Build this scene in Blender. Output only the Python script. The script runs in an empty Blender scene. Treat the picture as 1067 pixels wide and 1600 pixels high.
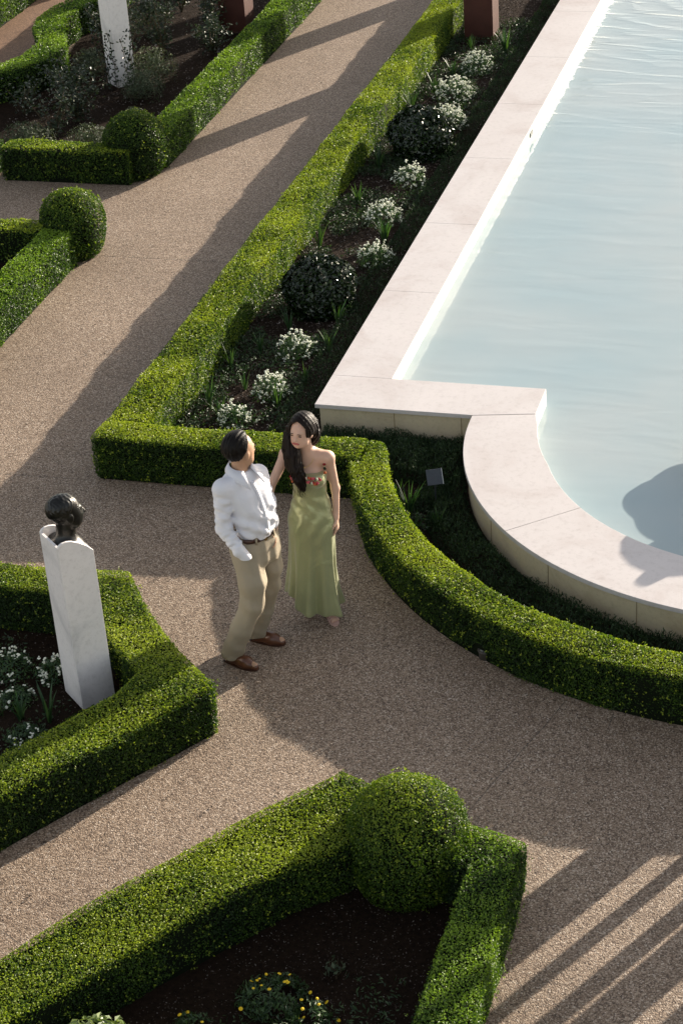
import bpy, math, random
import numpy as np
from mathutils import Vector, Matrix, geometry
rng = np.random.default_rng(7)
random.seed(7)
PI = math.pi
S = bpy.context.scene
COL = S.collection

# ------------------------------------------------------------------ helpers
def tag(o, label=None, cat=None, group=None, kind=None):
    if label: o['label'] = label
    if cat: o['category'] = cat
    if group: o['group'] = group
    if kind: o['kind'] = kind
    return o

def empty(name, loc, rz=0.0, label=None, cat=None, group=None):
    o = bpy.data.objects.new(name, None); COL.objects.link(o)
    o.location = loc; o.rotation_euler = (0, 0, rz); o.empty_display_size = .1
    return tag(o, label, cat, group)

def mesh(name, V, F, mat=None, parent=None, smooth=False, attrs=None, loc=None):
    """V (n,3); F list of tuples or an (m,4)/(m,3) array"""
    me = bpy.data.meshes.new(name)
    V = np.asarray(V, dtype=np.float32)
    if isinstance(F, np.ndarray):
        m, k = F.shape
        me.vertices.add(len(V)); me.vertices.foreach_set('co', V.ravel())
        me.loops.add(m * k); me.loops.foreach_set('vertex_index', F.astype(np.int32).ravel())
        me.polygons.add(m); me.polygons.foreach_set('loop_start', np.arange(0, m * k, k, dtype=np.int32))
        me.update(calc_edges=True)
    else:
        me.from_pydata([tuple(map(float, v)) for v in V], [], F); me.update()
    if attrs:
        for an, (dom, data) in attrs.items():
            a = me.attributes.new(an, 'FLOAT', dom); a.data.foreach_set('value', np.asarray(data, dtype=np.float32))
    me.polygons.foreach_set('use_smooth', [smooth] * len(me.polygons))
    if mat: me.materials.append(mat)
    o = bpy.data.objects.new(name, me); COL.objects.link(o)
    if parent: o.parent = parent
    if loc is not None: o.location = loc
    return o

def unit(a):
    return a / np.maximum(np.linalg.norm(a, axis=-1, keepdims=True), 1e-9)

_nd = rng.normal(size=(24, 3)); _nd = unit(_nd); _np = rng.uniform(0, 6.28, 24); _nf = rng.uniform(.6, 1.7, 24)
def noise(P, freq, seed=0):
    """smooth pseudo-noise, about -1..1"""
    s = 0
    for i in range(7):
        j = (i * 3 + seed * 5) % 24
        s = s + np.sin((P @ _nd[j]) * freq * _nf[(j + i) % 24] * 2 + _np[(j * 7 + seed) % 24])
    return s / 3.6

class MB:
    def __init__(s): s.V = []; s.F = []; s.n = 0
    def add(s, V, F):
        V = np.asarray(V, float); s.V.append(V); s.F += [tuple(i + s.n for i in f) for f in F]; s.n += len(V); return s
    def box(s, c, d, M=None, taper=1.0):
        x, y, z = np.array(d) / 2
        v = np.array([[-x,-y,-z],[x,-y,-z],[x,y,-z],[-x,y,-z],[-x*taper,-y*taper,z],[x*taper,-y*taper,z],[x*taper,y*taper,z],[-x*taper,y*taper,z]])
        if M is not None: v = v @ np.array(M).T
        return s.add(v + np.array(c), [(0,3,2,1),(4,5,6,7),(0,1,5,4),(1,2,6,5),(2,3,7,6),(3,0,4,7)])
    def prism(s, poly, z0, z1):
        n = len(poly); P = np.array(poly, float)
        v = np.vstack([np.c_[P, np.full(n, z0)], np.c_[P, np.full(n, z1)]])
        F = [(i, (i+1) % n, (i+1) % n + n, i + n) for i in range(n)] + [tuple(range(n, 2*n)), tuple(range(n-1, -1, -1))]
        return s.add(v, F)
    def tube(s, pts, rad, k=8, cap=True):
        pts = np.array(pts, float); n = len(pts); rad = np.broadcast_to(np.array(rad, float), (n,))
        V = []
        up = np.array([.13, .21, .97])
        for i in range(n):
            t = pts[min(i+1, n-1)] - pts[max(i-1, 0)]; t = t / (np.linalg.norm(t) + 1e-9)
            a = np.cross(t, up)
            if np.linalg.norm(a) < .1: a = np.cross(t, [1, 0, 0])
            a = a / np.linalg.norm(a); b = np.cross(t, a)
            for j in range(k):
                an = 2*PI*j/k; V.append(pts[i] + rad[i]*(math.cos(an)*a + math.sin(an)*b))
        F = [(i*k+j, i*k+(j+1) % k, (i+1)*k+(j+1) % k, (i+1)*k+j) for i in range(n-1) for j in range(k)]
        if cap: F += [tuple(range(k-1, -1, -1)), tuple(range((n-1)*k, n*k))]
        return s.add(V, F)
    def lathe(s, prof, c=(0,0,0), k=24):
        V = []; n = len(prof)
        for r, z in prof:
            for j in range(k): V.append((c[0]+r*math.cos(2*PI*j/k), c[1]+r*math.sin(2*PI*j/k), c[2]+z))
        F = [(i*k+j, i*k+(j+1) % k, (i+1)*k+(j+1) % k, (i+1)*k+j) for i in range(n-1) for j in range(k)]
        F += [tuple(range(k-1, -1, -1)), tuple(range((n-1)*k, n*k))]
        return s.add(V, F)
    def build(s, name, mat, parent=None, smooth=False, bevel=0):
        o = mesh(name, np.vstack(s.V), s.F, mat, parent, smooth)
        if bevel:
            b = o.modifiers.new('bevel', 'BEVEL'); b.width = bevel; b.segments = 2; b.limit_method = 'ANGLE'
        return o

# ------------------------------------------------------------------ materials
def newmat(name):
    m = bpy.data.materials.new(name); m.use_nodes = True
    nt = m.node_tree; bs = nt.nodes['Principled BSDF']
    return m, nt, bs
def N(nt, t, **kw):
    n = nt.nodes.new(t)
    for k, v in kw.items():
        if k.startswith('i_'): n.inputs[k[2:].replace('_', ' ')].default_value = v
        else: setattr(n, k, v)
    return n
def ramp(nt, stops, fac=None, interp='LINEAR'):
    r = nt.nodes.new('ShaderNodeValToRGB'); r.color_ramp.interpolation = interp
    e = r.color_ramp.elements
    while len(e) < len(stops): e.new(.5)
    for i, (p, c) in enumerate(stops):
        e[i].position = p; e[i].color = (*c, 1)
    if fac is not None: nt.links.new(fac, r.inputs[0])
    return r
def coords(nt, scale=None):
    return nt.nodes.new('ShaderNodeTexCoord').outputs['Object']
def mixc(nt, fac, a, b, mode='MIX'):
    n = nt.nodes.new('ShaderNodeMix'); n.data_type = 'RGBA'; n.blend_type = mode
    for s_, v in ((0, fac), (6, a), (7, b)):
        if hasattr(v, 'links'): nt.links.new(v, n.inputs[s_])
        elif isinstance(v, (tuple, list)): n.inputs[s_].default_value = (*v, 1)
        else: n.inputs[s_].default_value = v
    return n.outputs[2]
def bump(nt, bs, h, strength=.3, dist=.01, prev=None):
    b = nt.nodes.new('ShaderNodeBump'); b.inputs['Strength'].default_value = strength; b.inputs['Distance'].default_value = dist
    nt.links.new(h, b.inputs['Height'])
    if prev is not None: nt.links.new(prev, b.inputs['Normal'])
    if bs is not None: nt.links.new(b.outputs[0], bs.inputs['Normal'])
    return b.outputs[0]
def tex(nt, kind, co, scale, **kw):
    t = nt.nodes.new(kind); t.inputs['Scale'].default_value = scale
    nt.links.new(co, t.inputs['Vector'])
    for k, v in kw.items():
        if k in ('feature', 'distance'): setattr(t, k, v)
        else: t.inputs[k].default_value = v
    return t
def math_(nt, op, a, b=None):
    n = nt.nodes.new('ShaderNodeMath'); n.operation = op
    for i, v in enumerate((a, b)):
        if v is None: continue
        if hasattr(v, 'links'): nt.links.new(v, n.inputs[i])
        else: n.inputs[i].default_value = v
    return n.outputs[0]

def plain(name, col, rough=.6, spec=.5, metal=0, nz=0, nscale=40, bmp=0, sheen=0):
    m, nt, bs = newmat(name)
    bs.inputs['Base Color'].default_value = (*col, 1); bs.inputs['Roughness'].default_value = rough
    bs.inputs['Specular IOR Level'].default_value = spec; bs.inputs['Metallic'].default_value = metal
    if sheen: bs.inputs['Sheen Weight'].default_value = sheen
    if nz or bmp:
        co = coords(nt); t = tex(nt, 'ShaderNodeTexNoise', co, nscale, Detail=5)
        if nz:
            c = mixc(nt, t.outputs[0], tuple(x*(1-nz) for x in col), tuple(min(1, x*(1+nz)) for x in col))
            nt.links.new(c, bs.inputs['Base Color'])
        if bmp: bump(nt, bs, t.outputs[0], bmp, .01)
    return m

def leafmat(name, dark, mid, light, rough=.38, trans=.25, spec=.5):
    m, nt, bs = newmat(name)
    a = nt.nodes.new('ShaderNodeAttribute'); a.attribute_name = 'rnd'
    r = ramp(nt, [(0, dark), (.5, mid), (1, light)], a.outputs['Fac'])
    nt.links.new(r.outputs[0], bs.inputs['Base Color'])
    bs.inputs['Roughness'].default_value = rough; bs.inputs['Specular IOR Level'].default_value = spec
    if trans:
        tr = nt.nodes.new('ShaderNodeBsdfTranslucent')
        c = mixc(nt, 1.0, r.outputs[0], (1.5, 1.6, .55), 'MULTIPLY'); nt.links.new(c, tr.inputs[0])
        mx = nt.nodes.new('ShaderNodeMixShader'); mx.inputs[0].default_value = trans
        nt.links.new(bs.outputs[0], mx.inputs[1]); nt.links.new(tr.outputs[0], mx.inputs[2])
        nt.links.new(mx.outputs[0], nt.nodes['Material Output'].inputs[0])
    return m

def gravel_mat(name='exposed_aggregate', cols=None, joints=True):
    m, nt, bs = newmat(name); co = coords(nt)
    v = tex(nt, 'ShaderNodeTexVoronoi', co, 125, Randomness=1.0)
    hs = nt.nodes.new('ShaderNodeSeparateColor'); nt.links.new(v.outputs['Color'], hs.inputs[0])
    cols = cols or [(0, (.075,.046,.030)), (.3, (.205,.142,.095)), (.62, (.31,.226,.158)), (.88, (.40,.31,.23)), (1, (.58,.49,.40))]
    c = ramp(nt, cols, hs.outputs[0]).outputs[0]
    # dark binder between the stones
    edge = ramp(nt, [(.0, (1,1,1)), (.55, (1,1,1)), (.95, (.32,.30,.28))], v.outputs['Distance']).outputs[0]
    c = mixc(nt, .8, c, edge, 'MULTIPLY')
    n1 = tex(nt, 'ShaderNodeTexNoise', co, .9, Detail=4, Roughness=.6)
    c = mixc(nt, .55, c, ramp(nt, [(.3, (.70,.67,.65)), (.7, (1.12,1.12,1.14))], n1.outputs[0]).outputs[0], 'MULTIPLY')
    n2 = tex(nt, 'ShaderNodeTexNoise', co, 11, Detail=5, Roughness=.7)
    c = mixc(nt, .6, c, ramp(nt, [(.35, (.88,.87,.86)), (.65, (1.08,1.08,1.08))], n2.outputs[0]).outputs[0], 'MULTIPLY')
    h = math_(nt, 'SUBTRACT', 1.0, v.outputs['Distance'])
    n3 = tex(nt, 'ShaderNodeTexNoise', co, 45, Detail=3)
    h = math_(nt, 'ADD', h, n3.outputs[0])
    if joints:
        sx = nt.nodes.new('ShaderNodeSeparateXYZ'); nt.links.new(co, sx.inputs[0])
        w = tex(nt, 'ShaderNodeTexNoise', co, 1.5, Detail=4)
        wob = math_(nt, 'MULTIPLY', math_(nt, 'SUBTRACT', w.outputs[0], .5), .035)
        tot = None
        for (x0, y0, x1, y1) in [(-2.03,10.76,-2.45,9.40), (-1.70,10.70,-1.71,10.55), (-4.86,8.02,-4.50,7.83), (-6.21,13.07,-7.98,13.02),
                                 (-6.21,17.35,-7.98,17.35), (-6.21,21.6,-7.98,21.6)]:
            dx, dy = x1-x0, y1-y0; L = math.hypot(dx, dy); ux, uy = dx/L, dy/L
            a = math_(nt, 'ADD', math_(nt, 'MULTIPLY', sx.outputs[0], -uy), math_(nt, 'ADD', math_(nt, 'MULTIPLY', sx.outputs[1], ux), uy*x0 - ux*y0))
            a = math_(nt, 'ABSOLUTE', math_(nt, 'ADD', a, wob))
            t = math_(nt, 'ADD', math_(nt, 'MULTIPLY', sx.outputs[0], ux), math_(nt, 'ADD', math_(nt, 'MULTIPLY', sx.outputs[1], uy), -(ux*x0+uy*y0)))
            ins = math_(nt, 'MULTIPLY', math_(nt, 'GREATER_THAN', t, 0.), math_(nt, 'LESS_THAN', t, L))
            k = math_(nt, 'MULTIPLY', math_(nt, 'LESS_THAN', a, .004), ins)
            tot = k if tot is None else math_(nt, 'MAXIMUM', tot, k)
        c = mixc(nt, math_(nt, 'MULTIPLY', tot, .6), c, (.05,.04,.033))
        h = math_(nt, 'SUBTRACT', h, math_(nt, 'MULTIPLY', tot, 1.5))
    nt.links.new(c, bs.inputs['Base Color']); bs.inputs['Roughness'].default_value = .75
    bump(nt, bs, h, .8, .0035)
    return m

def stone_mat(name, base, vein, scale=3, bm=.15, specks=0.0, rough=.5):
    m, nt, bs = newmat(name); co = coords(nt)
    n = tex(nt, 'ShaderNodeTexNoise', co, scale, Detail=8, Roughness=.62, Distortion=.8)
    c = ramp(nt, [(.3, vein), (.5, base), (.75, tuple(min(1, x*1.06) for x in base))], n.outputs[0]).outputs[0]
    n2 = tex(nt, 'ShaderNodeTexNoise', co, scale*14, Detail=6, Roughness=.7)
    c = mixc(nt, .6, c, ramp(nt, [(.32, (.80,.79,.78)), (.5, (1,1,1))], n2.outputs[0]).outputs[0], 'MULTIPLY')
    if specks:
        v = tex(nt, 'ShaderNodeTexVoronoi', co, 38)
        c = mixc(nt, specks, c, ramp(nt, [(.05, (.45,.40,.36)), (.16, (1,1,1))], v.outputs['Distance']).outputs[0], 'MULTIPLY')
    nt.links.new(c, bs.inputs['Base Color']); bs.inputs['Roughness'].default_value = rough
    bump(nt, bs, n2.outputs[0], bm, .006)
    return m

def soil_mat(name, a, b):
    m, nt, bs = newmat(name); co = coords(nt)
    n = tex(nt, 'ShaderNodeTexNoise', co, 30, Detail=8, Roughness=.75)
    c = ramp(nt, [(.3, a), (.7, b)], n.outputs[0]).outputs[0]
    v = tex(nt, 'ShaderNodeTexVoronoi', co, 45)
    c = mixc(nt, 1.0, c, ramp(nt, [(.05, (2.2,2.0,1.8)), (.14, (1,1,1))], v.outputs['Distance']).outputs[0], 'MULTIPLY')
    nt.links.new(c, bs.inputs['Base Color']); bs.inputs['Roughness'].default_value = .95; bs.inputs['Specular IOR Level'].default_value = .08
    bump(nt, bs, n.outputs[0], .9, .03)
    return m

def water_mat():
    m, nt, bs = newmat('pool_water'); co = coords(nt)
    nt.nodes.remove(bs)
    out = nt.nodes['Material Output']
    # gentle crossing ripples
    mp = nt.nodes.new('ShaderNodeMapping'); nt.links.new(co, mp.inputs[0]); mp.inputs['Rotation'].default_value = (0, 0, .25); mp.inputs['Scale'].default_value = (.55, 2.2, 1)
    n1 = tex(nt, 'ShaderNodeTexNoise', mp.outputs[0], 1.5, Detail=3, Roughness=.5, Distortion=.6)
    n2 = tex(nt, 'ShaderNodeTexNoise', mp.outputs[0], 5, Detail=2)
    h = math_(nt, 'ADD', n1.outputs[0], math_(nt, 'MULTIPLY', n2.outputs[0], .16))
    # rings spreading from a spout near the far end
    sx = nt.nodes.new('ShaderNodeSeparateXYZ'); nt.links.new(co, sx.inputs[0])
    dx = math_(nt, 'SUBTRACT', sx.outputs[0], -2.2); dy = math_(nt, 'SUBTRACT', sx.outputs[1], 26.3)
    d = math_(nt, 'POWER', math_(nt, 'ADD', math_(nt, 'MULTIPLY', dx, dx), math_(nt, 'MULTIPLY', dy, dy)), .5)
    wob = math_(nt, 'MULTIPLY', n1.outputs[0], 1.1)
    ring = math_(nt, 'SINE', math_(nt, 'MULTIPLY', math_(nt, 'ADD', d, wob), 8.0))
    amp = math_(nt, 'MAXIMUM', math_(nt, 'SUBTRACT', .50, math_(nt, 'MULTIPLY', d, .075)), 0.0)
    nrm = bump(nt, None, h, .11, .05)
    crest = math_(nt, 'MULTIPLY', math_(nt, 'SUBTRACT', 1.0, math_(nt, 'ABSOLUTE', ring)), amp)
    nrm = bump(nt, None, crest, .22, .05, nrm)
    tr = nt.nodes.new('ShaderNodeBsdfTransparent'); tr.inputs[0].default_value = (.80,.90,.92,1)
    df = nt.nodes.new('ShaderNodeBsdfDiffuse')
    n4 = tex(nt, 'ShaderNodeTexNoise', co, .7, Detail=3)
    dc = ramp(nt, [(.35, (.58,.73,.79)), (.7, (.69,.78,.81))], n4.outputs[0]).outputs[0]
    nt.links.new(dc, df.inputs[0]); nt.links.new(nrm, df.inputs['Normal'])
    mx = nt.nodes.new('ShaderNodeMixShader'); mx.inputs[0].default_value = .50
    nt.links.new(tr.outputs[0], mx.inputs[1]); nt.links.new(df.outputs[0], mx.inputs[2])
    gl = nt.nodes.new('ShaderNodeBsdfGlossy'); gl.inputs['Roughness'].default_value = .06; nt.links.new(nrm, gl.inputs['Normal'])
    fr = nt.nodes.new('ShaderNodeFresnel'); fr.inputs[0].default_value = 1.33; nt.links.new(nrm, fr.inputs['Normal'])
    mx2 = nt.nodes.new('ShaderNodeMixShader'); nt.links.new(fr.outputs[0], mx2.inputs[0])
    nt.links.new(mx.outputs[0], mx2.inputs[1]); nt.links.new(gl.outputs[0], mx2.inputs[2])
    nt.links.new(mx2.outputs[0], out.inputs[0])
    return m

M = {}
M['gravel'] = gravel_mat()
M['brownpath'] = gravel_mat('loose_brown_gravel', [(0, (.07,.035,.02)), (.5, (.20,.11,.06)), (1, (.34,.2,.12))], False)
M['soil'] = soil_mat('bed_soil', (.008,.005,.003), (.030,.018,.011))
M['mulch'] = soil_mat('bed_mulch', (.010,.007,.005), (.048,.031,.022))
M['coping'] = stone_mat('pink_limestone', (.56,.52,.512), (.49,.435,.42), 1.4, .08, .35, .45)
M['cream'] = stone_mat('cream_sandstone', (.62,.52,.36), (.52,.42,.28), 2.5, .2, .4, .7)
M['pool'] = stone_mat('pool_plaster', (.62,.635,.60), (.52,.55,.51), 2, .1, .2, .6)
M['marble'] = stone_mat('white_marble', (.82,.775,.755), (.64,.61,.60), 2.2, .06, .25, .45)
M['water'] = water_mat()
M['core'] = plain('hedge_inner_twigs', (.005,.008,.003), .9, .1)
M['box'] = leafmat('boxwood_leaves', (.010,.028,.004), (.060,.115,.011), (.29,.345,.035), .45, .30, .28)
M['boxy'] = leafmat('yellowing_boxwood_leaves', (.014,.030,.004), (.10,.13,.010), (.40,.37,.04), .45, .30, .28)
M['boxl'] = leafmat('pool_boxwood_leaves', (.010,.028,.004), (.065,.125,.011), (.31,.36,.035), .45, .30, .28)
M['boxf'] = leafmat('fresh_boxwood_leaves', (.010,.028,.005), (.05,.105,.012), (.22,.33,.035), .45, .28, .28)
M['cover'] = leafmat('rosemary_leaves', (.014,.028,.012), (.030,.058,.022), (.07,.11,.045), .55, .1, .3)
M['holly'] = leafmat('holly_leaves', (.005,.010,.004), (.012,.024,.008), (.03,.055,.014), .25, .05, .5)
M['strap'] = leafmat('iris_leaves', (.015,.045,.018), (.03,.075,.024), (.07,.13,.035), .45, .2)
M['sage'] = leafmat('grey_green_leaves', (.02,.032,.016), (.06,.08,.042), (.15,.18,.11), .6, .1, .3)
M['rose'] = leafmat('rose_leaves', (.008,.018,.006), (.020,.036,.012), (.07,.08,.025), .35, .1, .4)
M['mari'] = leafmat('marigold_leaves', (.012,.035,.010), (.03,.065,.015), (.06,.11,.03), .5, .15)
M['bright'] = leafmat('laurel_leaves', (.05,.08,.02), (.14,.19,.06), (.28,.32,.15), .35, .2)
M['flowers'] = leafmat('white_petals', (.62,.64,.50), (.74,.76,.64), (.85,.85,.78), .6, .1, .2)
M['yellowf'] = plain('yellow_petals', (.75,.50,.02), .6, .2)
M['orangef'] = plain('orange_petals', (.50,.14,.05), .6, .2)
M['redf'] = plain('red_petals', (.28,.02,.025), .6, .2)
M['stem'] = plain('brown_stems', (.06,.045,.025), .8, .2)
M['bark'] = plain('tree_bark', (.12,.09,.06), .9, .2, nz=.4, bmp=.5)
M['bronze'] = plain('dark_bronze', (.006,.006,.005), .32, .45, .15, nz=.5, nscale=30, bmp=.15)
M['rust'] = plain('rusted_steel', (.060,.020,.013), .75, .3, 0, nz=.35, nscale=9, bmp=.1)
M['plaque'] = plain('grey_metal_plate', (.045,.052,.065), .5, .5, .3, nz=.3, nscale=60)
M['steel'] = plain('sunlit_plate_edge', (.6,.6,.6), .4, .5, .6)  # plaque edge only: sunlit brightness put into the colour
M['lamp'] = plain('weathered_lamp_housing', (.08,.07,.06), .55, .5, .3, nz=.3)
M['lampglass'] = plain('dusty_lamp_glass', (.13,.14,.13), .2, .6)
M['wood'] = plain('dark_wood', (.12,.07,.04), .7, .3, nz=.3)
M['chip'] = leafmat('pale_wood_chips', (.06,.045,.035), (.14,.11,.09), (.34,.30,.27), .8, 0, .2)

# ------------------------------------------------------------------ leaves
def leaves(P, Nn, ln, wd, jit=.8, axis=None, axjit=.6, fold=.25):
    """P (n,3) centres, Nn (n,3) facing; one folded four-cornered leaf each. returns V,F"""
    n = len(P)
    nn = unit(Nn + jit * rng.normal(size=(n, 3)) * .6)
    ax = rng.normal(size=(n, 3)) if axis is None else np.asarray(axis) + axjit * rng.normal(size=(n, 3))
    ax = unit(ax - nn * (ax * nn).sum(1, keepdims=True))
    sd = np.cross(nn, ax)
    L = ln * rng.uniform(.7, 1.25, (n, 1)) / 2; W = wd * rng.uniform(.75, 1.2, (n, 1)) / 2
    V = np.stack([P - ax*L, P + sd*W + nn*W*fold*2 - ax*L*.1, P + ax*L, P - sd*W + nn*W*fold*2 - ax*L*.1], 1).reshape(-1, 3)
    F = np.arange(n*4).reshape(n, 4)
    return V, F

def leafobj(name, P, Nn, ln, wd, mat, parent=None, rnd=None, **kw):
    V, F = leaves(P, Nn, ln, wd, **kw)
    if rnd is None: rnd = rng.uniform(0, 1, len(P))
    return mesh(name, V, F, mat, parent, attrs={'rnd': ('FACE', np.clip(rnd, 0, 1))})

def inpoly(P, poly):
    x, y = P[:, 0], P[:, 1]; c = np.zeros(len(P), bool); n = len(poly)
    for i in range(n):
        x0, y0 = poly[i]; x1, y1 = poly[i-1]
        if y0 == y1: continue
        c ^= ((y0 > y) != (y1 > y)) & (x < (x1-x0)*(y-y0)/(y1-y0) + x0)
    return c
def edgedist(P, poly):
    d = np.full(len(P), 9.); nrm = np.zeros((len(P), 2)); n = len(poly)
    for i in range(n):
        a = np.array(poly[i]); b = np.array(poly[(i+1) % n]); e = b - a; L2 = e @ e
        t = np.clip(((P - a) @ e) / L2, 0, 1); q = a + t[:, None]*e; v = P - q; dd = np.hypot(v[:, 0], v[:, 1])
        m = dd < d; d[m] = dd[m]; nrm[m] = -(v[m]) / np.maximum(dd[m, None], 1e-6)
    return d, nrm
def area(poly):
    return .5 * sum(poly[i-1][0]*poly[i][1] - poly[i][0]*poly[i-1][1] for i in range(len(poly)))
def sample_poly(poly, n):
    a = np.array(poly); lo, hi = a.min(0), a.max(0); out = np.zeros((0, 2))
    while len(out) < n:
        p = rng.uniform(lo, hi, (n*2, 2)); out = np.vstack([out, p[inpoly(p, poly)]])
    return out[:n]
def inset(poly, d):
    n = len(poly); out = []
    for i in range(n):
        p0, p1, p2 = (np.array(poly[(i+k) % n], float) for k in (-1, 0, 1))
        e1 = unit(p1-p0); e2 = unit(p2-p1); n1 = np.array([-e1[1], e1[0]]); n2 = np.array([-e2[1], e2[0]])
        m = unit(n1+n2); out.append(tuple(p1 + m * d / max(.4, m @ n1)))
    return out

def hedge(label, poly, h, dens, mat, ls=1.0, group='clipped box hedges', yel=0.0, back=.8, hole=None):
    if area(poly) < 0: poly = poly[::-1]
    t = empty('box_hedge', (0, 0, 0), label=label, cat='hedge', group=group)
    core = inset(poly, .024)
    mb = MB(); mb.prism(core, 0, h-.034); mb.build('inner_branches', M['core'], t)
    # top
    nt_ = int(area(poly) * dens * 1.1); q = sample_poly(poly, nt_)
    d, nr = edgedist(q, poly); r = .028
    k = np.clip(1 - d/r, 0, 1)
    z = h - r*(1-np.sqrt(1-k*k)) + .009*noise(np.c_[q, np.zeros(len(q))], 7, 1) + .012*noise(np.c_[q, np.zeros(len(q))], 2.2, 2)
    P = [np.c_[q, z]]; Nn = [np.c_[-nr*k[:, None]*1.2, np.ones(len(q))]]
    sun_tone = [np.full(len(q), .36)]  # paler tone for the sunlit top
    for i in range(len(poly)):
        a = np.array(poly[i]); b = np.array(poly[(i+1) % len(poly)]); e = b-a; L = np.hypot(*e)
        if L < .005: continue
        nm = np.array([e[1], -e[0]]) / L
        mid = (a+b)/2; facing = (nm @ (-mid)) / np.hypot(*mid)
        de = dens * (1.0 if facing > -.12 else back)
        m = int(L*h*de) + 1
        u = rng.uniform(0, 1, m); zz = rng.uniform(0.005, h-.01, m)
        p = a + u[:, None]*e; p3 = np.c_[p, zz]
        off = -.008 + .010*noise(p3, 7, 3) + .012*noise(p3, 2.2, 4) - .02*np.clip(1-zz/.07, 0, 1)
        p3[:, :2] += nm*off[:, None]
        P.append(p3); Nn.append(np.tile(np.array([nm[0], nm[1], .25]), (m, 1))); sun_tone.append(np.full(m, .06 if nm @ np.array([.49, .87]) > .2 else -.25))  # sun and shade put into leaf tone: sunward sides paler, others darker
    P = np.vstack(P); Nn = unit(np.vstack(Nn)); sun_tone = np.concatenate(sun_tone)
    if hole:
        ok = np.linalg.norm(P-np.array(hole[:3]), axis=1) > hole[3]; P, Nn, sun_tone = P[ok], Nn[ok], sun_tone[ok]
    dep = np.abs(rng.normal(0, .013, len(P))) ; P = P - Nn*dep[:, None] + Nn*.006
    rnd = .40 + sun_tone + yel + .19*noise(P, 3, 5) + .10*noise(P, 9, 6) + rng.normal(0, .17, len(P)) - dep*6
    ax = Nn + np.array([0, 0, .4])
    # stray shoots poke out of the cut surface
    m = int(len(P)*.012); idx = rng.choice(len(P), m, False)
    sh = np.repeat(P[idx] + Nn[idx]*rng.uniform(.012, .03, (m, 1)), 3, 0) + rng.normal(0, .007, (m*3, 3))
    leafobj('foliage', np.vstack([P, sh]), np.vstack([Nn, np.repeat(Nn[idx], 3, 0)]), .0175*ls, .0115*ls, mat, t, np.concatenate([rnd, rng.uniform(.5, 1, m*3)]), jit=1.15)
    return t

def topiary(label, c, r, hb, dens, mat, ls=1.0, yel=0.0, base=.97):
    t = empty('topiary_ball', (c[0], c[1], 0), label=label, cat='topiary', group='round clipped topiary bushes')
    # bullet shape: nearly straight flank up to hb, then a dome
    us = np.linspace(0, 1, 14)
    prof = [(r*.80, 0), (r*(base-.03), hb*.25), (r*.99, hb*.6)] + [(r*math.cos(a), hb + r*.98*math.sin(a)) for a in np.linspace(0, PI/2, 12)]
    pr = np.array(prof); core = [(max(.001, a-.045 if a > .05 else .001), max(0, b-.03)) for a, b in prof]
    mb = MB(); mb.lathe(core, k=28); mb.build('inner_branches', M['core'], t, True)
    seg = np.hypot(*(pr[1:]-pr[:-1]).T); ar = 2*PI*(pr[1:, 0]+pr[:-1, 0])/2*seg
    n = int(ar.sum()*dens); s = rng.choice(len(ar), n, p=ar/ar.sum()); u = rng.uniform(0, 1, n)
    q = pr[s]*(1-u[:, None]) + pr[s+1]*u[:, None]; th = rng.uniform(0, 2*PI, n)
    tn = pr[s+1]-pr[s]; nm = unit(np.c_[tn[:, 1], -tn[:, 0]])
    P = np.c_[q[:, 0]*np.cos(th), q[:, 0]*np.sin(th), q[:, 1]]
    Nn = np.c_[nm[:, 0]*np.cos(th), nm[:, 0]*np.sin(th), nm[:, 1]]
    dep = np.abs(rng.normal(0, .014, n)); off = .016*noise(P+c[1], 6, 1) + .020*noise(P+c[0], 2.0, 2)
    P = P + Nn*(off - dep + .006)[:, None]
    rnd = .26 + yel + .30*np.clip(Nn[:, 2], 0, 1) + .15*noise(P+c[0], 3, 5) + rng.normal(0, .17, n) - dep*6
    m = int(n*.012); idx = rng.choice(n, m, False)
    sh = np.repeat(P[idx] + Nn[idx]*rng.uniform(.012, .028, (m, 1)), 3, 0) + rng.normal(0, .007, (m*3, 3))
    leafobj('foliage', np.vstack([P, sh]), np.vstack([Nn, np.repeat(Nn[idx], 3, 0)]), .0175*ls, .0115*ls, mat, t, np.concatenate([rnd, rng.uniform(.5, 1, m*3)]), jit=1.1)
    return t

# ------------------------------------------------------------------ layout (metres; +Y runs along the pool, camera stands above the origin)
CX, CY = -.85, 13.97          # centre of the pool's round end
def arc(r, a0, a1, n, c=(CX, CY)):
    return [(c[0]+r*math.cos(math.radians(a)), c[1]+r*math.sin(math.radians(a))) for a in np.linspace(a0, a1, n)]
def ang(x, y): return math.degrees(math.atan2(y-CY, x-CX)) % 360
YF = 34.0                      # far end of the garden
XR = 2*CX + 4.65               # right outer edge of the pool (mirror of the left)

# ---- pool outlines
out_poly = [(-4.65, YF), (-4.65, 14.03)] + arc(2.50, 178.6, 361.4, 60) + [(XR, 14.03), (XR, YF)]
rr = lambda a: 1.875 + .10*max(0, (200-a)/22) if a < 200 else 1.875
inn = [(CX+rr(a)*math.cos(math.radians(a)), CY+rr(a)*math.sin(math.radians(a))) for a in np.linspace(178, 270, 30)]
inn_m = [(2*CX-x, y) for x, y in inn[::-1]][1:]
inn_poly = [(-4.14, YF), (-4.14, 14.56), (-2.86, 14.56), (-2.86, 14.12)] + inn[1:] + inn_m[:-1] + [(2*CX+2.86, 14.12), (2*CX+2.86, 14.56), (2*CX+4.14, 14.56), (2*CX+4.14, YF)]
mid_poly = [(-4.4, YF), (-4.4, 14.3)] + arc(2.2, 172, 368, 40) + [(2*CX+4.4, 14.3), (2*CX+4.4, YF)]

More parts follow.
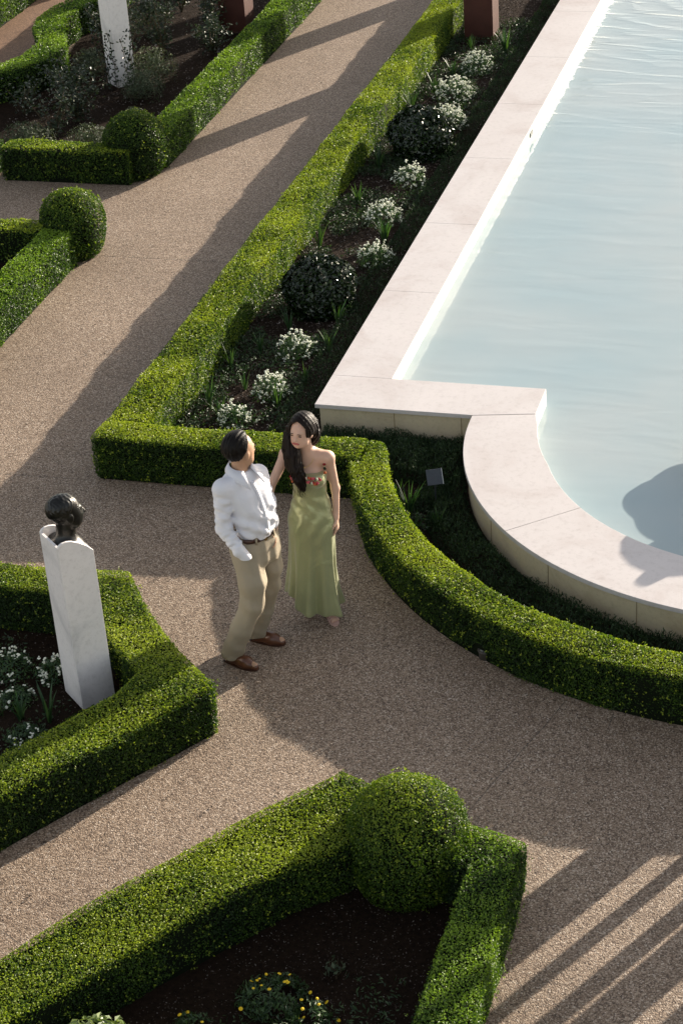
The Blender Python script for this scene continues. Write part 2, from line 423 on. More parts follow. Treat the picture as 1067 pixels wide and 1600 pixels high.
def tess(loops, z):
    vs = [[Vector((x, y, z)) for x, y in l] for l in loops]
    tr = geometry.tessellate_polygon(vs); V = [v for l in vs for v in l]
    out = []
    for a, b, c in tr:
        n = (V[b]-V[a]).cross(V[c]-V[a]); out.append((a, b, c) if n.z > 0 else (a, c, b))
    return np.array([tuple(v) for v in V]), out

# ground: one sheet with the pool basin left open
V_, F_ = tess([[(-90, -60), (90, -60), (90, 140), (-90, 140)], mid_poly[::-1]], 0)
tag(mesh('ground', V_, F_, M['gravel']), kind='structure')
V_, F_ = tess([[(-10.6, 20.6), (-10.0, 22.3), (-10.9, 23.4), (-11.0, 25.0), (-11.6, 27), (-15, 27), (-15, 20.6)]], .006)
tag(mesh('path', V_, F_, M['brownpath']), kind='structure')

# pool: basin, coping, wall, water
pool = empty('garden_pool', (0, 0, 0), label='raised formal pool of pale blue water with pink limestone rim and rounded end', cat='pool')
mb = MB(); n = len(inn_poly)
P2 = np.array(inn_poly); V = np.vstack([np.c_[P2, np.full(n, .268)], np.c_[P2, np.full(n, -.32)]])
mb.add(V, [(i, i+n, (i+1) % n + n, (i+1) % n) for i in range(n)]); mb.build('inner_wall', M['pool'], pool)
V_, F_ = tess([inn_poly], -.32); mesh('pool_floor', V_, F_, M['pool'], pool)
V_, F_ = tess([inn_poly], .155); tag(mesh('water', V_, F_, M['water'], pool))
# supporting wall under the coping (visible outer face)
wo = inset(out_poly[::-1] if area(out_poly) < 0 else out_poly, .03); n = len(wo); P2 = np.array(wo)
mb = MB(); V = np.vstack([np.c_[P2, np.full(n, -.02)], np.c_[P2, np.full(n, .2675)]])
mb.add(V, [(i, (i+1) % n, (i+1) % n + n, i+n) for i in range(n)]); mb.build('stone_wall', M['cream'], pool)
M['mortar'] = plain('wall_mortar', (.30, .23, .14), .9)
for a in (196, 214, 232, 250, 268, 286):
    x, y = CX+2.471*math.cos(math.radians(a)), CY+2.471*math.sin(math.radians(a))
    jm = MB(); jm.box((x, y, .13), (.003, .006, .26), [[math.cos(math.radians(a)), -math.sin(math.radians(a)), 0], [math.sin(math.radians(a)), math.cos(math.radians(a)), 0], [0, 0, 1]]); jm.build('wall_joint', M['mortar'], pool)
for x in (-4.0, -3.45): jm = MB(); jm.box((x, 14.059, .13), (.006, .003, .26)); jm.build('wall_joint', M['mortar'], pool)
# coping slabs
def slab(poly, k):
    m_ = MB(); m_.prism(poly, .268, .303)
    return m_
g = .0005
ys = [14.56] + [14.56 + 1.66*i + .05*math.sin(i*2.3) for i in range(1, 13)]
for i in range(12):
    slab([(-4.65, ys[i]+g), (-4.14, ys[i]+g), (-4.14, ys[i+1]-g), (-4.65, ys[i+1]-g)], i).build('coping_slab', M['coping'], pool, bevel=.0022)
    slab([(XR, ys[i]+g), (XR, ys[i+1]-g), (XR-.51, ys[i+1]-g), (XR-.51, ys[i]+g)], i).build('coping_slab', M['coping'], pool, bevel=.0022)
slab([(-4.65, 14.03), (-3.351, 14.03), (-2.86, 14.125), (-2.86, 14.56-g), (-4.65, 14.56-g)], 0).build('coping_slab', M['coping'], pool, bevel=.0022)
slab([(2*CX+4.65, 14.03), (2*CX+4.65, 14.56-g), (2*CX+2.86, 14.56-g), (2*CX+2.86, 14.125), (2*CX+3.351, 14.03)], 0).build('coping_slab', M['coping'], pool, bevel=.0022)
cuts = [178.7, 221, 262, 304, 361.3]
for i in range(4):
    a0, a1 = cuts[i]+.05, cuts[i+1]-.05
    o_ = arc(2.50, a0, a1, 26)
    i_ = [(CX+rr(a if a <= 270 else 540-a)*math.cos(math.radians(a)), CY+rr(a if a <= 270 else 540-a)*math.sin(math.radians(a))) for a in np.linspace(a1, a0, 26)]
    if i == 0: i_[-1] = (-2.86, 14.115); o_[0] = (-3.35, 14.022)
    if i == 3: i_[0] = (2*CX+2.86, 14.115); o_[-1] = (2*CX+3.35, 14.022)
    slab(o_ + i_, i).build('coping_slab', M['coping'], pool, bevel=.0022)
mb = MB(); mb.box((-4.133, 20.5, .235), (.012, .14, .045)); mb.build('water_inlet', plain('inlet_slot', (.18, .19, .18), .6), pool)

# ---- hedges
D = 17000
hd = .375
# footprints follow curves concentric with the pool
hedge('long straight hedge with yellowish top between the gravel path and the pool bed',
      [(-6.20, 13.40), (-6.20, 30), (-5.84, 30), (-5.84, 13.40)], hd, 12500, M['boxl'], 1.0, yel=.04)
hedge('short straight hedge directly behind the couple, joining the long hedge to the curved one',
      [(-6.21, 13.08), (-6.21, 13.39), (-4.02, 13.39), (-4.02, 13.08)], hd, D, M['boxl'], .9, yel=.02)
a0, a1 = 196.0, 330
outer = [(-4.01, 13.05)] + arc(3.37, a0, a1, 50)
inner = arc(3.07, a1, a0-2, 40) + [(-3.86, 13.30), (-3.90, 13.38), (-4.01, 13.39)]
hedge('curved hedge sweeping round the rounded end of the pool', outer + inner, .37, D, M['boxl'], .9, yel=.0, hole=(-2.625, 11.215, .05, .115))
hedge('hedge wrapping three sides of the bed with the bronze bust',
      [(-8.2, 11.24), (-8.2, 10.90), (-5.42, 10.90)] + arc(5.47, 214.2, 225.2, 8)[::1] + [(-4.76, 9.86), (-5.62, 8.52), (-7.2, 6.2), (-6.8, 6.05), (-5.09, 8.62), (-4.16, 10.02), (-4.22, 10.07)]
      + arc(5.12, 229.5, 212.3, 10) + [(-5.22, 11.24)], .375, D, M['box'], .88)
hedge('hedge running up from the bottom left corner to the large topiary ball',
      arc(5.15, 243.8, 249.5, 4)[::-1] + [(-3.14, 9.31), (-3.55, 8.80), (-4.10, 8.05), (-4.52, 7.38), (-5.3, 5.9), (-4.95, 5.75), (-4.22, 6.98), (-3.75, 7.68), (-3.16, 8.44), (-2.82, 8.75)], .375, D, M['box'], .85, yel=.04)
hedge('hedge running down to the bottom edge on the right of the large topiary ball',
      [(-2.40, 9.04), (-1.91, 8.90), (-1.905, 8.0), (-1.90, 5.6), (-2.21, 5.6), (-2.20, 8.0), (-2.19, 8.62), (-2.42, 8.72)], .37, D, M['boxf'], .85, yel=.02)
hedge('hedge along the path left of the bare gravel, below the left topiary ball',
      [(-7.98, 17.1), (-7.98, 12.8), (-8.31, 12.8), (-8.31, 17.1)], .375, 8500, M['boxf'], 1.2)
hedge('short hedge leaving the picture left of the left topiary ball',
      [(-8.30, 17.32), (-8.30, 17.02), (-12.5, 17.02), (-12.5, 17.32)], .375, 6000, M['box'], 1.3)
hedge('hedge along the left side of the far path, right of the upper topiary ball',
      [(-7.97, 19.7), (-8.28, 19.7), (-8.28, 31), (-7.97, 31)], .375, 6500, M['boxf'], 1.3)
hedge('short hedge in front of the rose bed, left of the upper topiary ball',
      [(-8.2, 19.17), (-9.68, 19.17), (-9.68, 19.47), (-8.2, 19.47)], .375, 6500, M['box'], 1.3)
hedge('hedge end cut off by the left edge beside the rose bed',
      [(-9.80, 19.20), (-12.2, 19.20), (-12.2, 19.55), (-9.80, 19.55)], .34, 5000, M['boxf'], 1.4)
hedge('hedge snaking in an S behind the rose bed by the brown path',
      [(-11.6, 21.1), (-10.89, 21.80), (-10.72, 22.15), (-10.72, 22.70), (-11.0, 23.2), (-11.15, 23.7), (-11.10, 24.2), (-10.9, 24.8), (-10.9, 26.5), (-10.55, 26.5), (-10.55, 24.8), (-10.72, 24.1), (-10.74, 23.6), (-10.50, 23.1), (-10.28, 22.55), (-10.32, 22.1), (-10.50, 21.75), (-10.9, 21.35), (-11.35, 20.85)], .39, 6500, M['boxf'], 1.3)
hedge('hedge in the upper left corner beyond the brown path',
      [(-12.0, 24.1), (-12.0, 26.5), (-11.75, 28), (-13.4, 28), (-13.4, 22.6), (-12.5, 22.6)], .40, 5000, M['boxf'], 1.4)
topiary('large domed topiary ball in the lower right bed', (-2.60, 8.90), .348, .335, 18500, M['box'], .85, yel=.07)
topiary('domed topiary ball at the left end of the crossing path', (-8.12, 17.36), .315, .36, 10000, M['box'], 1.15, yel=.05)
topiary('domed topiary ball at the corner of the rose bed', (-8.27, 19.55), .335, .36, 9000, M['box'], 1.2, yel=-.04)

# ---- soil of the beds
def bed(poly, z, mat):
    V_, F_ = tess([poly], z); return tag(mesh('soil', V_, F_, mat), kind='structure')
bed([(-5.95, 30), (-5.95, 13.25), (-4.02, 13.25), (-3.97, 13.0)] + arc(3.20, 199, 330, 30) + arc(2.44, 330, 178, 40) + [(-4.6, 14.08), (-4.6, 30)], .012, M['mulch'])
bed([(-8.1, 11.0), (-5.3, 11.0)] + arc(5.32, 214.2, 225.2, 6) + [(-4.6, 9.90), (-5.50, 8.50), (-7.05, 6.2), (-8.1, 6.2)], .012, M['soil'])
bed([(-3.1, 9.1), (-2.1, 8.85), (-2.1, 5.6), (-5.15, 5.8), (-4.40, 7.10), (-3.35, 8.6)], .012, M['soil'])
bed([(-8.25, 17.06), (-8.25, 12.8), (-12.5, 12.8), (-12.5, 17.06)], .012, M['soil'])
bed([(-8.25, 19.4), (-8.25, 31), (-10.6, 31), (-10.6, 24.8), (-10.75, 24.1), (-10.6, 23.2), (-10.4, 22.5), (-10.4, 22.0), (-11.0, 21.4), (-12.2, 20.9), (-12.2, 19.5), (-9.8, 19.5), (-9.75, 19.3), (-8.3, 19.3)], .012, M['soil'])

def scatter_chips(poly, n, z, sz, mat='chip', name='bark_chips'):
    q = sample_poly(poly, n); P = np.c_[q, np.full(n, z) + rng.uniform(0, .012, n)]
    o = leafobj(name, P, np.tile([0, 0, 1.], (n, 1)), sz, sz*.45, M[mat], None, rng.uniform(0, 1, n)**2.2, jit=.9)
    return tag(o, kind='stuff')
scatter_chips([(-5.84, 26), (-5.84, 13.4), (-4.7, 13.4), (-4.7, 26)], 14000, .016, .024)
scatter_chips([(-3.9, 13.4)] + arc(3.05, 199, 300, 12) + arc(2.6, 300, 185, 12), 2500, .016, .016)
scatter_chips([(-2.9, 8.95), (-2.2, 8.95), (-2.2, 6.6), (-4.4, 6.6), (-3.2, 8.4)], 3500, .016, .011)
scatter_chips([(-6.6, 10.9), (-5.4, 10.9), (-4.85, 9.84), (-6.6, 7.6)], 2600, .016, .011)
scatter_chips([(-8.3, 19.5), (-8.3, 27), (-10.4, 27), (-10.4, 19.6)], 4000, .016, .028)

# ---- low evergreen ground cover against the pool wall
def cover(poly, n, h, label=None):
    q = sample_poly(poly, n); d, nr = edgedist(q, poly)
    P = np.c_[q, np.zeros(n)]
    hh = h*np.clip(d/.06, .25, 1)*(1 + .28*noise(P, 5, 8) + .15*noise(P, 14, 9))
    P[:, 2] = .01 + hh*rng.uniform(.35, 1.05, n)
    ax = np.tile([0, 0, 1.], (n, 1)); Nn = unit(rng.normal(size=(n, 3))*np.array([1, 1, .5]) + np.array([0, 0, .3]))
    o = leafobj('ground_cover', P, Nn, .032, .0075, M['cover'], None, rng.uniform(0, .55, n) + .45*(P[:, 2]/h > .85)*rng.uniform(0, 1, n), jit=.3, axis=ax, axjit=.45)
    return tag(o, kind='stuff')
cover([(-5.02, 27), (-5.06, 13.42), (-4.6, 13.42), (-4.6, 14.07), (-4.655, 14.07), (-4.655, 27)], 26000, .13)
cover([(-4.6, 14.055), (-4.6, 13.46), (-3.95, 13.42), (-3.6, 13.35), (-3.62, 13.0), (-3.36, 12.9), (-3.34, 14.05)], 17000, .125)
cover(arc(2.86, 205, 330, 40) + arc(2.49, 330, 186, 40) + [(-3.5, 13.2)], 30000, .12)
# a few dry leaves blown onto the paving
q = np.vstack([sample_poly([(-7.9, 13.2), (-7.9, 24), (-6.3, 24), (-6.3, 13.2)], 60), sample_poly([(-6.1, 12.9), (-4.0, 12.9), (-3.1, 11.2), (-1.2, 10.4), (-1.2, 9), (-3, 9.4), (-4.1, 10.2), (-5, 11.4), (-7.8, 11.4)], 60), sample_poly([(-4.1, 9.9), (-3.2, 9.4), (-5, 6.9), (-5.5, 8)], 30)])
P = np.c_[q, np.full(len(q), .006)]
tag(leafobj('fallen_leaves', P, np.tile([0, 0, 1.], (len(P), 1)), .026, .014, M['chip'], None, rng.uniform(0, .8, len(P)), jit=.35), kind='stuff')
# the strip beside the long wall also carries a dark base so no soil glares through
# ---- low weeds and self-sown greenery in the pool bed
def weeds(poly, n, name='low_weeds'):
    q = sample_poly(poly, n); m_ = noise(np.c_[q, np.zeros(n)], 3.2, 7)+.5*noise(np.c_[q, np.zeros(n)], 8, 3); q = q[m_ > -.12]; n = len(q)
    P = np.c_[q, .012+rng.uniform(0, .075, n)]
    o = leafobj(name, P, np.tile([0, 0, 1.], (n, 1)), .034, .011, M['mari'], None, rng.uniform(-.2, .8, n), jit=1.2)
    return tag(o, kind='stuff')
weeds([(-5.84, 25), (-5.84, 13.4), (-5.0, 13.4), (-5.0, 25)], 42000)
weeds([(-3.9, 13.3), (-3.85, 12.6), (-3.4, 12.0), (-3.2, 12.6), (-3.4, 13.3)], 2500)
weeds([(-2.9, 8.0), (-2.4, 8.0), (-2.3, 6.9), (-3.9, 6.9)], 1500)
weeds([(-6.4, 10.8), (-5.5, 10.8), (-5.1, 9.84), (-6.4, 8.2)], 2600)
# ---- plants
def blob_pts(n, r, h, c=(0, 0, 0), flat=.0):
    """points filling a dome"""
    v = unit(rng.normal(size=(n, 3))); v[:, 2] = np.abs(v[:, 2]); rad = rng.uniform(.5, 1, (n, 1))**.5
    P = v*rad*np.array([r, r, h]) + np.array(c)
    return P, unit(v*np.array([1/r, 1/r, 1/h]))
def ico(r):
    t = (1+5**.5)/2
    v = unit(np.array([(-1,t,0),(1,t,0),(-1,-t,0),(1,-t,0),(0,-1,t),(0,1,t),(0,-1,-t),(0,1,-t),(t,0,-1),(t,0,1),(-t,0,-1),(-t,0,1)], float))*r
    f = [(0,11,5),(0,5,1),(0,1,7),(0,7,10),(0,10,11),(1,5,9),(5,11,4),(11,10,2),(10,7,6),(7,1,8),(3,9,4),(3,4,2),(3,2,6),(3,6,8),(3,8,9),(4,9,5),(2,4,11),(6,2,10),(8,6,7),(9,8,1)]
    return v, np.array(f)
def flower_clump(x, y, r, h, n, label, group='white flowering clumps', ns=None, fr=.0125):
    t = empty('flower_clump', (x, y, .01), label=label, cat='flowers', group=group)
    P, Nn = blob_pts(ns or int(5200*r), r, h*.85)
    P[:, :2] += .02*rng.normal(size=(len(P), 2))
    leafobj('foliage', P, Nn, .028, .010, M['strap'], t, rng.uniform(0, 1, len(P)), jit=1.0, axis=Nn + [0, 0, .5], axjit=.6)
    v, f = ico(1); Vs = []; Fs = []; rn = []
    sm = MB()
    n = int(n*1.5)
    for i in range(n):
        d = unit(rng.normal(size=3)); d[2] = abs(d[2])*.9 + .1; d = unit(d)
        c = d*np.array([r, r, h])*rng.uniform(.78, 1.12); c[:2] *= 1 + .12*math.sin(i)
        if i % 3 == 0: sm.tube([c*.35, c], .002, 3, False)
        for k in range(4):
            cc = c + rng.normal(0, fr*.55, 3); s_ = fr*rng.uniform(.45, .85)
            Vs.append(v*np.array([s_, s_, s_*.6])*rng.uniform(.8, 1.2, 3) + cc); Fs.append(f + 12*len(Fs)); rn += [rng.uniform(.2, 1)]*20
    mesh('blossoms', np.vstack(Vs), np.vstack(Fs), M['flowers'], t, True, attrs={'rnd': ('FACE', rn)})
    sm.build('stems', M['mari'], t)
    return t
spots = [(-5.38, 14.12, .15, .20, 44, 'white flower clump just behind the short hedge, nearest to the man'),
         (-5.24, 14.66, .16, .21, 60, 'second white flower clump counted from the short hedge, left of the pool corner'),
         (-5.25, 15.45, .17, .23, 55, 'third white flower clump from the short hedge, below the near round dark shrub'),
         (-5.06, 17.45, .17, .24, 50, 'white flower clump tucked behind the near round dark shrub'),
         (-5.23, 18.45, .19, .24, 75, 'dense white flower clump midway between the two round dark shrubs'),
         (-5.22, 19.50, .18, .24, 75, 'white flower clump just in front of the far round dark shrub'),
         (-5.20, 21.20, .20, .26, 95, 'white flower clump just behind the far round dark shrub'),
         (-5.36, 22.15, .23, .26, 105, 'broad white flower clump, second behind the far round dark shrub'),
         (-5.30, 23.15, .20, .22, 85, 'white flower clump at the foot of the right rusted post'),
         (-5.78, 10.42, .16, .18, 15, 'sparse white flower clump at the left edge behind the marble pedestal'),
         (-5.48, 10.42, .11, .18, 20, 'white flower clump close against the left side of the marble pedestal'),
         (-5.62, 10.12, .12, .10, 8, 'low sparse white flower clump in the middle of the bust bed'),
         (-5.38, 9.72, .13, .12, 8, 'lowest white flower clump in the bust bed, near the lower hedge')]
for x, y, r, h, n, lb in spots: flower_clump(x, y, r, h, n, lb)

def strap_plant(x, y, h, n, label, spread=.5, w=.014, group='strap-leaved bulb plants'):
    V = []; F = []
    for i in range(n):
        a = rng.uniform(0, 2*PI); L = h*rng.uniform(.65, 1.1); sp = spread*rng.uniform(.25, 1); d = np.array([math.cos(a), math.sin(a), 0]); s = np.array([-d[1], d[0], 0])
        s = unit(s + .5*rng.normal(size=3)*[1, 1, 0]); ww = w*rng.uniform(.7, 1.2); b = d*rng.uniform(0, .02); k0 = len(V)
        for j in range(6):
            u = j/5; c = b + d*L*sp*(u**1.6) + np.array([0, 0, 1])*L*(u - .22*sp*u**2.5); hw = ww/2*(1-u**2.2)*(1 if j else .7) + .0006
            V += [c - s*hw, c + d*hw*.4, c + s*hw]
        for j in range(5):
            for q in (0, 1): F.append((k0+j*3+q, k0+j*3+q+1, k0+j*3+q+4, k0+j*3+q+3))
    rn = np.repeat(rng.uniform(0, 1, n), 10)
    o = mesh('strap_plant', V, F, M['strap'], None, True, attrs={'rnd': ('FACE', rn)}, loc=(x, y, .01))
    return tag(o, label, 'plant', group)
sp = [(-5.70, 14.40, .26, 12, 'tuft of green strap leaves in the near left corner of the pool bed'),
      (-5.55, 14.20, .16, 8, 'small strap-leaved tuft between the corner tuft and the nearest white clump'),
      (-5.50, 14.75, .15, 7, 'small strap-leaved tuft left of the second white clump'),
      (-5.74, 15.10, .20, 8, 'bluish strap-leaved tuft close to the long hedge, near end'),
      (-5.58, 15.45, .20, 8, 'strap-leaved tuft left of the third white clump'),
      (-5.12, 14.46, .20, 8, 'strap-leaved tuft right of the second white clump'),
      (-5.02, 14.95, .15, 6, 'strap-leaved tuft between second and third white clump beside the ground cover'),
      (-4.98, 15.55, .20, 8, 'strap-leaved tuft right of the third white clump'),
      (-5.45, 15.90, .20, 8, 'strap-leaved tuft in front of the near round dark shrub'),
      (-5.05, 16.1, .22, 8, 'strap-leaved tuft in shade right of the near round dark shrub'),
      (-5.70, 17.75, .24, 9, 'strap-leaved tuft behind the near round shrub by the long hedge'),
      (-5.10, 17.95, .26, 12, 'bright strap-leaved tuft below the dense white clump'),
      (-5.62, 18.9, .22, 9, 'strap-leaved tuft left of the dense white clump'),
      (-5.66, 19.9, .26, 10, 'strap-leaved tuft left of the far round dark shrub'),
      (-5.60, 21.0, .24, 10, 'strap-leaved tuft behind the far round shrub'),
      (-5.72, 21.6, .28, 12, 'tall strap-leaved tuft against the long hedge near the far clumps'),
      (-5.62, 22.3, .24, 9, 'strap-leaved tuft left of the broad white clump'),
      (-5.55, 22.9, .2, 8, 'strap-leaved tuft left of the farthest white clump'),
      (-5.52, 23.8, .2, 8, 'strap-leaved tuft left of the foot of the right rusted post'),
      (-5.08, 23.75, .30, 12, 'bright strap-leaved tuft right of the foot of the right rusted post'),
      (-3.74, 13.14, .16, 8, 'strap-leaved tuft left of the small plaque'),
      (-3.60, 12.90, .24, 14, 'large dark strap-leaved tuft below the small plaque'),
      (-3.50, 12.62, .18, 9, 'dark strap-leaved tuft second below the plaque inside the curved hedge'),
      (-3.35, 12.75, .18, 8, 'dark strap-leaved tuft right below the plaque'),
      (-3.02, 12.05, .15, 7, 'lone dark strap-leaved tuft farther along the curved hedge'),
      (-5.30, 9.93, .24, 5, 'pair of broad pale strap leaves left of the pedestal foot'),
      (-5.50, 9.92, .18, 7, 'strap-leaved tuft in the middle of the bust bed'),
      (-5.66, 9.94, .16, 5, 'small strap-leaved tuft on the left of the bust bed')]
for x, y, h, n, lb in sp: strap_plant(x, y, h*1.15, int(n*1.7), lb, w=.022 if 'broad pale' in lb or 'bright' in lb else .015)

def shrub(x, y, r, h, n, mat, ln, wd, label, group=None, core=True, name='round_shrub', cat='shrub', jit=.9, shell=.2):
    t = empty(name, (x, y, .0), label=label, cat=cat, group=group)
    v = unit(rng.normal(size=(n, 3))); v[:, 2] = np.where(v[:, 2] < -.80, -v[:, 2], v[:, 2]); low_ = v[:, 2] < 0; hn = np.hypot(v[:, 0], v[:, 1]); kk = np.where(low_, np.maximum(hn, .88)/hn, 1); v[:, 0] *= kk; v[:, 1] *= kk
    rad = 1 - shell*rng.uniform(0, 1, (n, 1))**1.5 + .09*noise(v, 2.5, int(abs(x*7)) % 5)[:, None] + .04*noise(v, 7, 2)[:, None]
    P = v*rad*np.array([r, r, h*.55]) + np.array([0, 0, h*.45]); P[:, 2] = np.maximum(P[:, 2], .01)
    leafobj('foliage', P, unit(v + [0, 0, .2]), ln, wd, mat, t, rng.normal(.45, .22, n), jit=jit)
    if core:
        a = MB(); a.lathe([(r*.6, 0), (r*.74, h*.3), (r*.72, h*.55), (r*.4, h*.8), (.01, h*.84)], k=14); a.build('inner_branches', M['core'], t, True)
    else:
        a = MB()
        for i in range(9):
            d = unit(rng.normal(size=3)*[1, 1, .3] + [0, 0, 1]); a.tube([(0, 0, 0), d*[r, r, h*.5], d*[r*1.2, r*1.2, h*.9]], [.006, .004, .002], 4)
        a.build('stems', M['stem'], t)
    return t
shrub(-5.28, 16.40, .33, .50, 5200, M['holly'], .052, .034, 'near round shrub of dark glossy leaves in the pool bed', 'round dark glossy shrubs in the pool bed')
shrub(-5.30, 20.38, .35, .52, 4800, M['holly'], .055, .036, 'far round shrub of dark glossy leaves in the pool bed', 'round dark glossy shrubs in the pool bed')
# rose bed, upper left
def lavender(x, y, r, h, label, n=1700):
    return shrub(x, y, r, h, n, M['sage'], .045, .010, label, 'grey-green bushes in the rose bed', False, 'lavender_bush', 'shrub', jit=.8, shell=.75)
lavender(-10.02, 22.62, .20, .34, 'grey lavender bush beside the S-shaped hedge, left of the white pedestal')
lavender(-9.75, 20.05, .32, .34, 'grey-green bush behind the short hedge at the far left')
lavender(-8.98, 20.02, .30, .34, 'silvery bush directly left of the topiary ball in the rose bed')
lavender(-8.82, 20.95, .14, .22, 'tiny grey-green bush on bare soil behind the upper topiary ball', 700)
lavender(-9.12, 22.45, .30, .44, 'larger silvery bush right of the white pedestal')
lavender(-9.05, 21.85, .27, .36, 'dark grey-green bush in front of the larger silvery bush')
lavender(-9.9, 24.3, .3, .4, 'grey bush behind the white pedestal')
def rose(x, y, r, h, n, label):
    n = int(n*2.2)
    t = empty('rose_bush', (x, y, 0), label=label, cat='shrub', group='leafy rose bushes')
    a = MB(); tips = []
    for i in range(10):
        an = rng.uniform(0, 2*PI); s = rng.uniform(.3, 1)*r; L = h*rng.uniform(.7, 1.1)
        p = np.array([[0, 0, 0], [math.cos(an)*s*.4, math.sin(an)*s*.4, L*.5], [math.cos(an)*s, math.sin(an)*s, L]])
        a.tube(p, [.008, .006, .003], 5)
        for u in np.linspace(.25, 1, n//10): tips.append((p[1]*(1-u)*2*.5 + p[2]*u if u > .5 else p[1]*u*2) + rng.normal(0, .055, 3))
    a.build('stems', M['stem'], t)
    P = np.array(tips); P[:, 2] = np.maximum(P[:, 2], .05)
    leafobj('foliage', P, np.tile([0, -.2, 1.], (len(P), 1)), .045, .030, M['rose'], t, rng.uniform(0, .7, len(P)), jit=.8)
rose(-9.55, 21.0, .38, .55, 420, 'sprawling rose bush with shiny leaves in front of the white pedestal')
rose(-9.62, 20.45, .30, .50, 170, 'thin rose bush with bare stems behind the short hedge')
rose(-9.35, 23.4, .42, .8, 560, 'tall rose bush with shiny leaves right behind the white pedestal')
rose(-9.0, 24.2, .40, .7, 420, 'rose bush between the white pedestal and the left rusted post')
rose(-9.75, 25.2, .45, .8, 420, 'rose bush at the very top between pedestal and post')
rose(-10.15, 23.7, .35, .5, 300, 'rose bush left of the white pedestal near the S-shaped hedge')
rose(-9.95, 21.7, .3, .4, 220, 'low rose bush left of the foot of the white pedestal')
rose(-8.75, 23.5, .3, .5, 260, 'rose bush by the long path hedge in front of the left rusted post')
rose(-10.3, 21.2, .3, .35, 110, 'low straggling rose bush at the near end of the S-shaped hedge')
# lower bed
def marigold(x, y, r, n, nf, label):
    t = empty('marigold_plant', (x, y, .01), label=label, cat='flowers', group='yellow flowering plants')
    P, Nn = blob_pts(n, r, .14); k_ = noise(P+[x, y, 0], 14, 2) > -.35; P, Nn = P[k_], Nn[k_]; P[:, :2] *= 1+.25*noise(P, 6, 1)[:, None]
    leafobj('foliage', P, Nn, .034, .011, M['mari'], t, jit=1.0, axis=Nn+[0, 0, .6], axjit=.5)
    a = MB()
    for i in range(nf):
        an = rng.uniform(0, 2*PI); rr_ = r*rng.uniform(.2, 1.15); c = np.array([rr_*math.cos(an), rr_*math.sin(an), .15*max(.15, 1-(rr_/r/1.25)**2)+.012])
        tl = rng.normal(0, .25, 2); k = 10; s_ = .011*rng.uniform(.8, 1.2)
        V = [c+[0, 0, .004]] + [c + np.array([s_*(1 if j % 2 else .75)*math.cos(2*PI*j/20), s_*(1 if j % 2 else .75)*math.sin(2*PI*j/20), s_*(tl[0]*math.cos(2*PI*j/20)+tl[1]*math.sin(2*PI*j/20))]) for j in range(20)]
        a.add(V, [(0, 1+j, 1+(j+1) % 20) for j in range(20)])
    a.build('blossoms', M['yellowf'], t)
marigold(-3.06, 7.72, .20, 1500, 17, 'bushy plant with many yellow flowers in the lower bed')
marigold(-2.83, 7.62, .13, 500, 6, 'smaller yellow-flowered plant right of the bushy one')
marigold(-3.42, 7.42, .12, 420, 3, 'yellow-flowered plant near the bottom edge on the left')
shrub(-3.83, 7.06, .24, .30, 900, M['bright'], .055, .028, 'bright leathery-leaved shrub cut off by the bottom edge', name='laurel_shrub', shell=.5, jit=1.1)
shrub(-2.93, 7.42, .11, .16, 600, M['sage'], .022, .012, 'pale silvery plant at the bottom edge among the yellow flowers', core=False, name='silver_plant', cat='plant', shell=.8)
shrub(-2.80, 8.02, .07, .12, 40, M['sage'], .040, .022, 'small grey-leaved seedling alone on the dark soil', core=False, name='seedling', cat='plant', shell=.9)

# ------------------------------------------------------------------ herms (marble pedestals with bronze heads)
def rotm(a, b, c):   # columns a,b,c
    return np.array([a, b, c], float).T

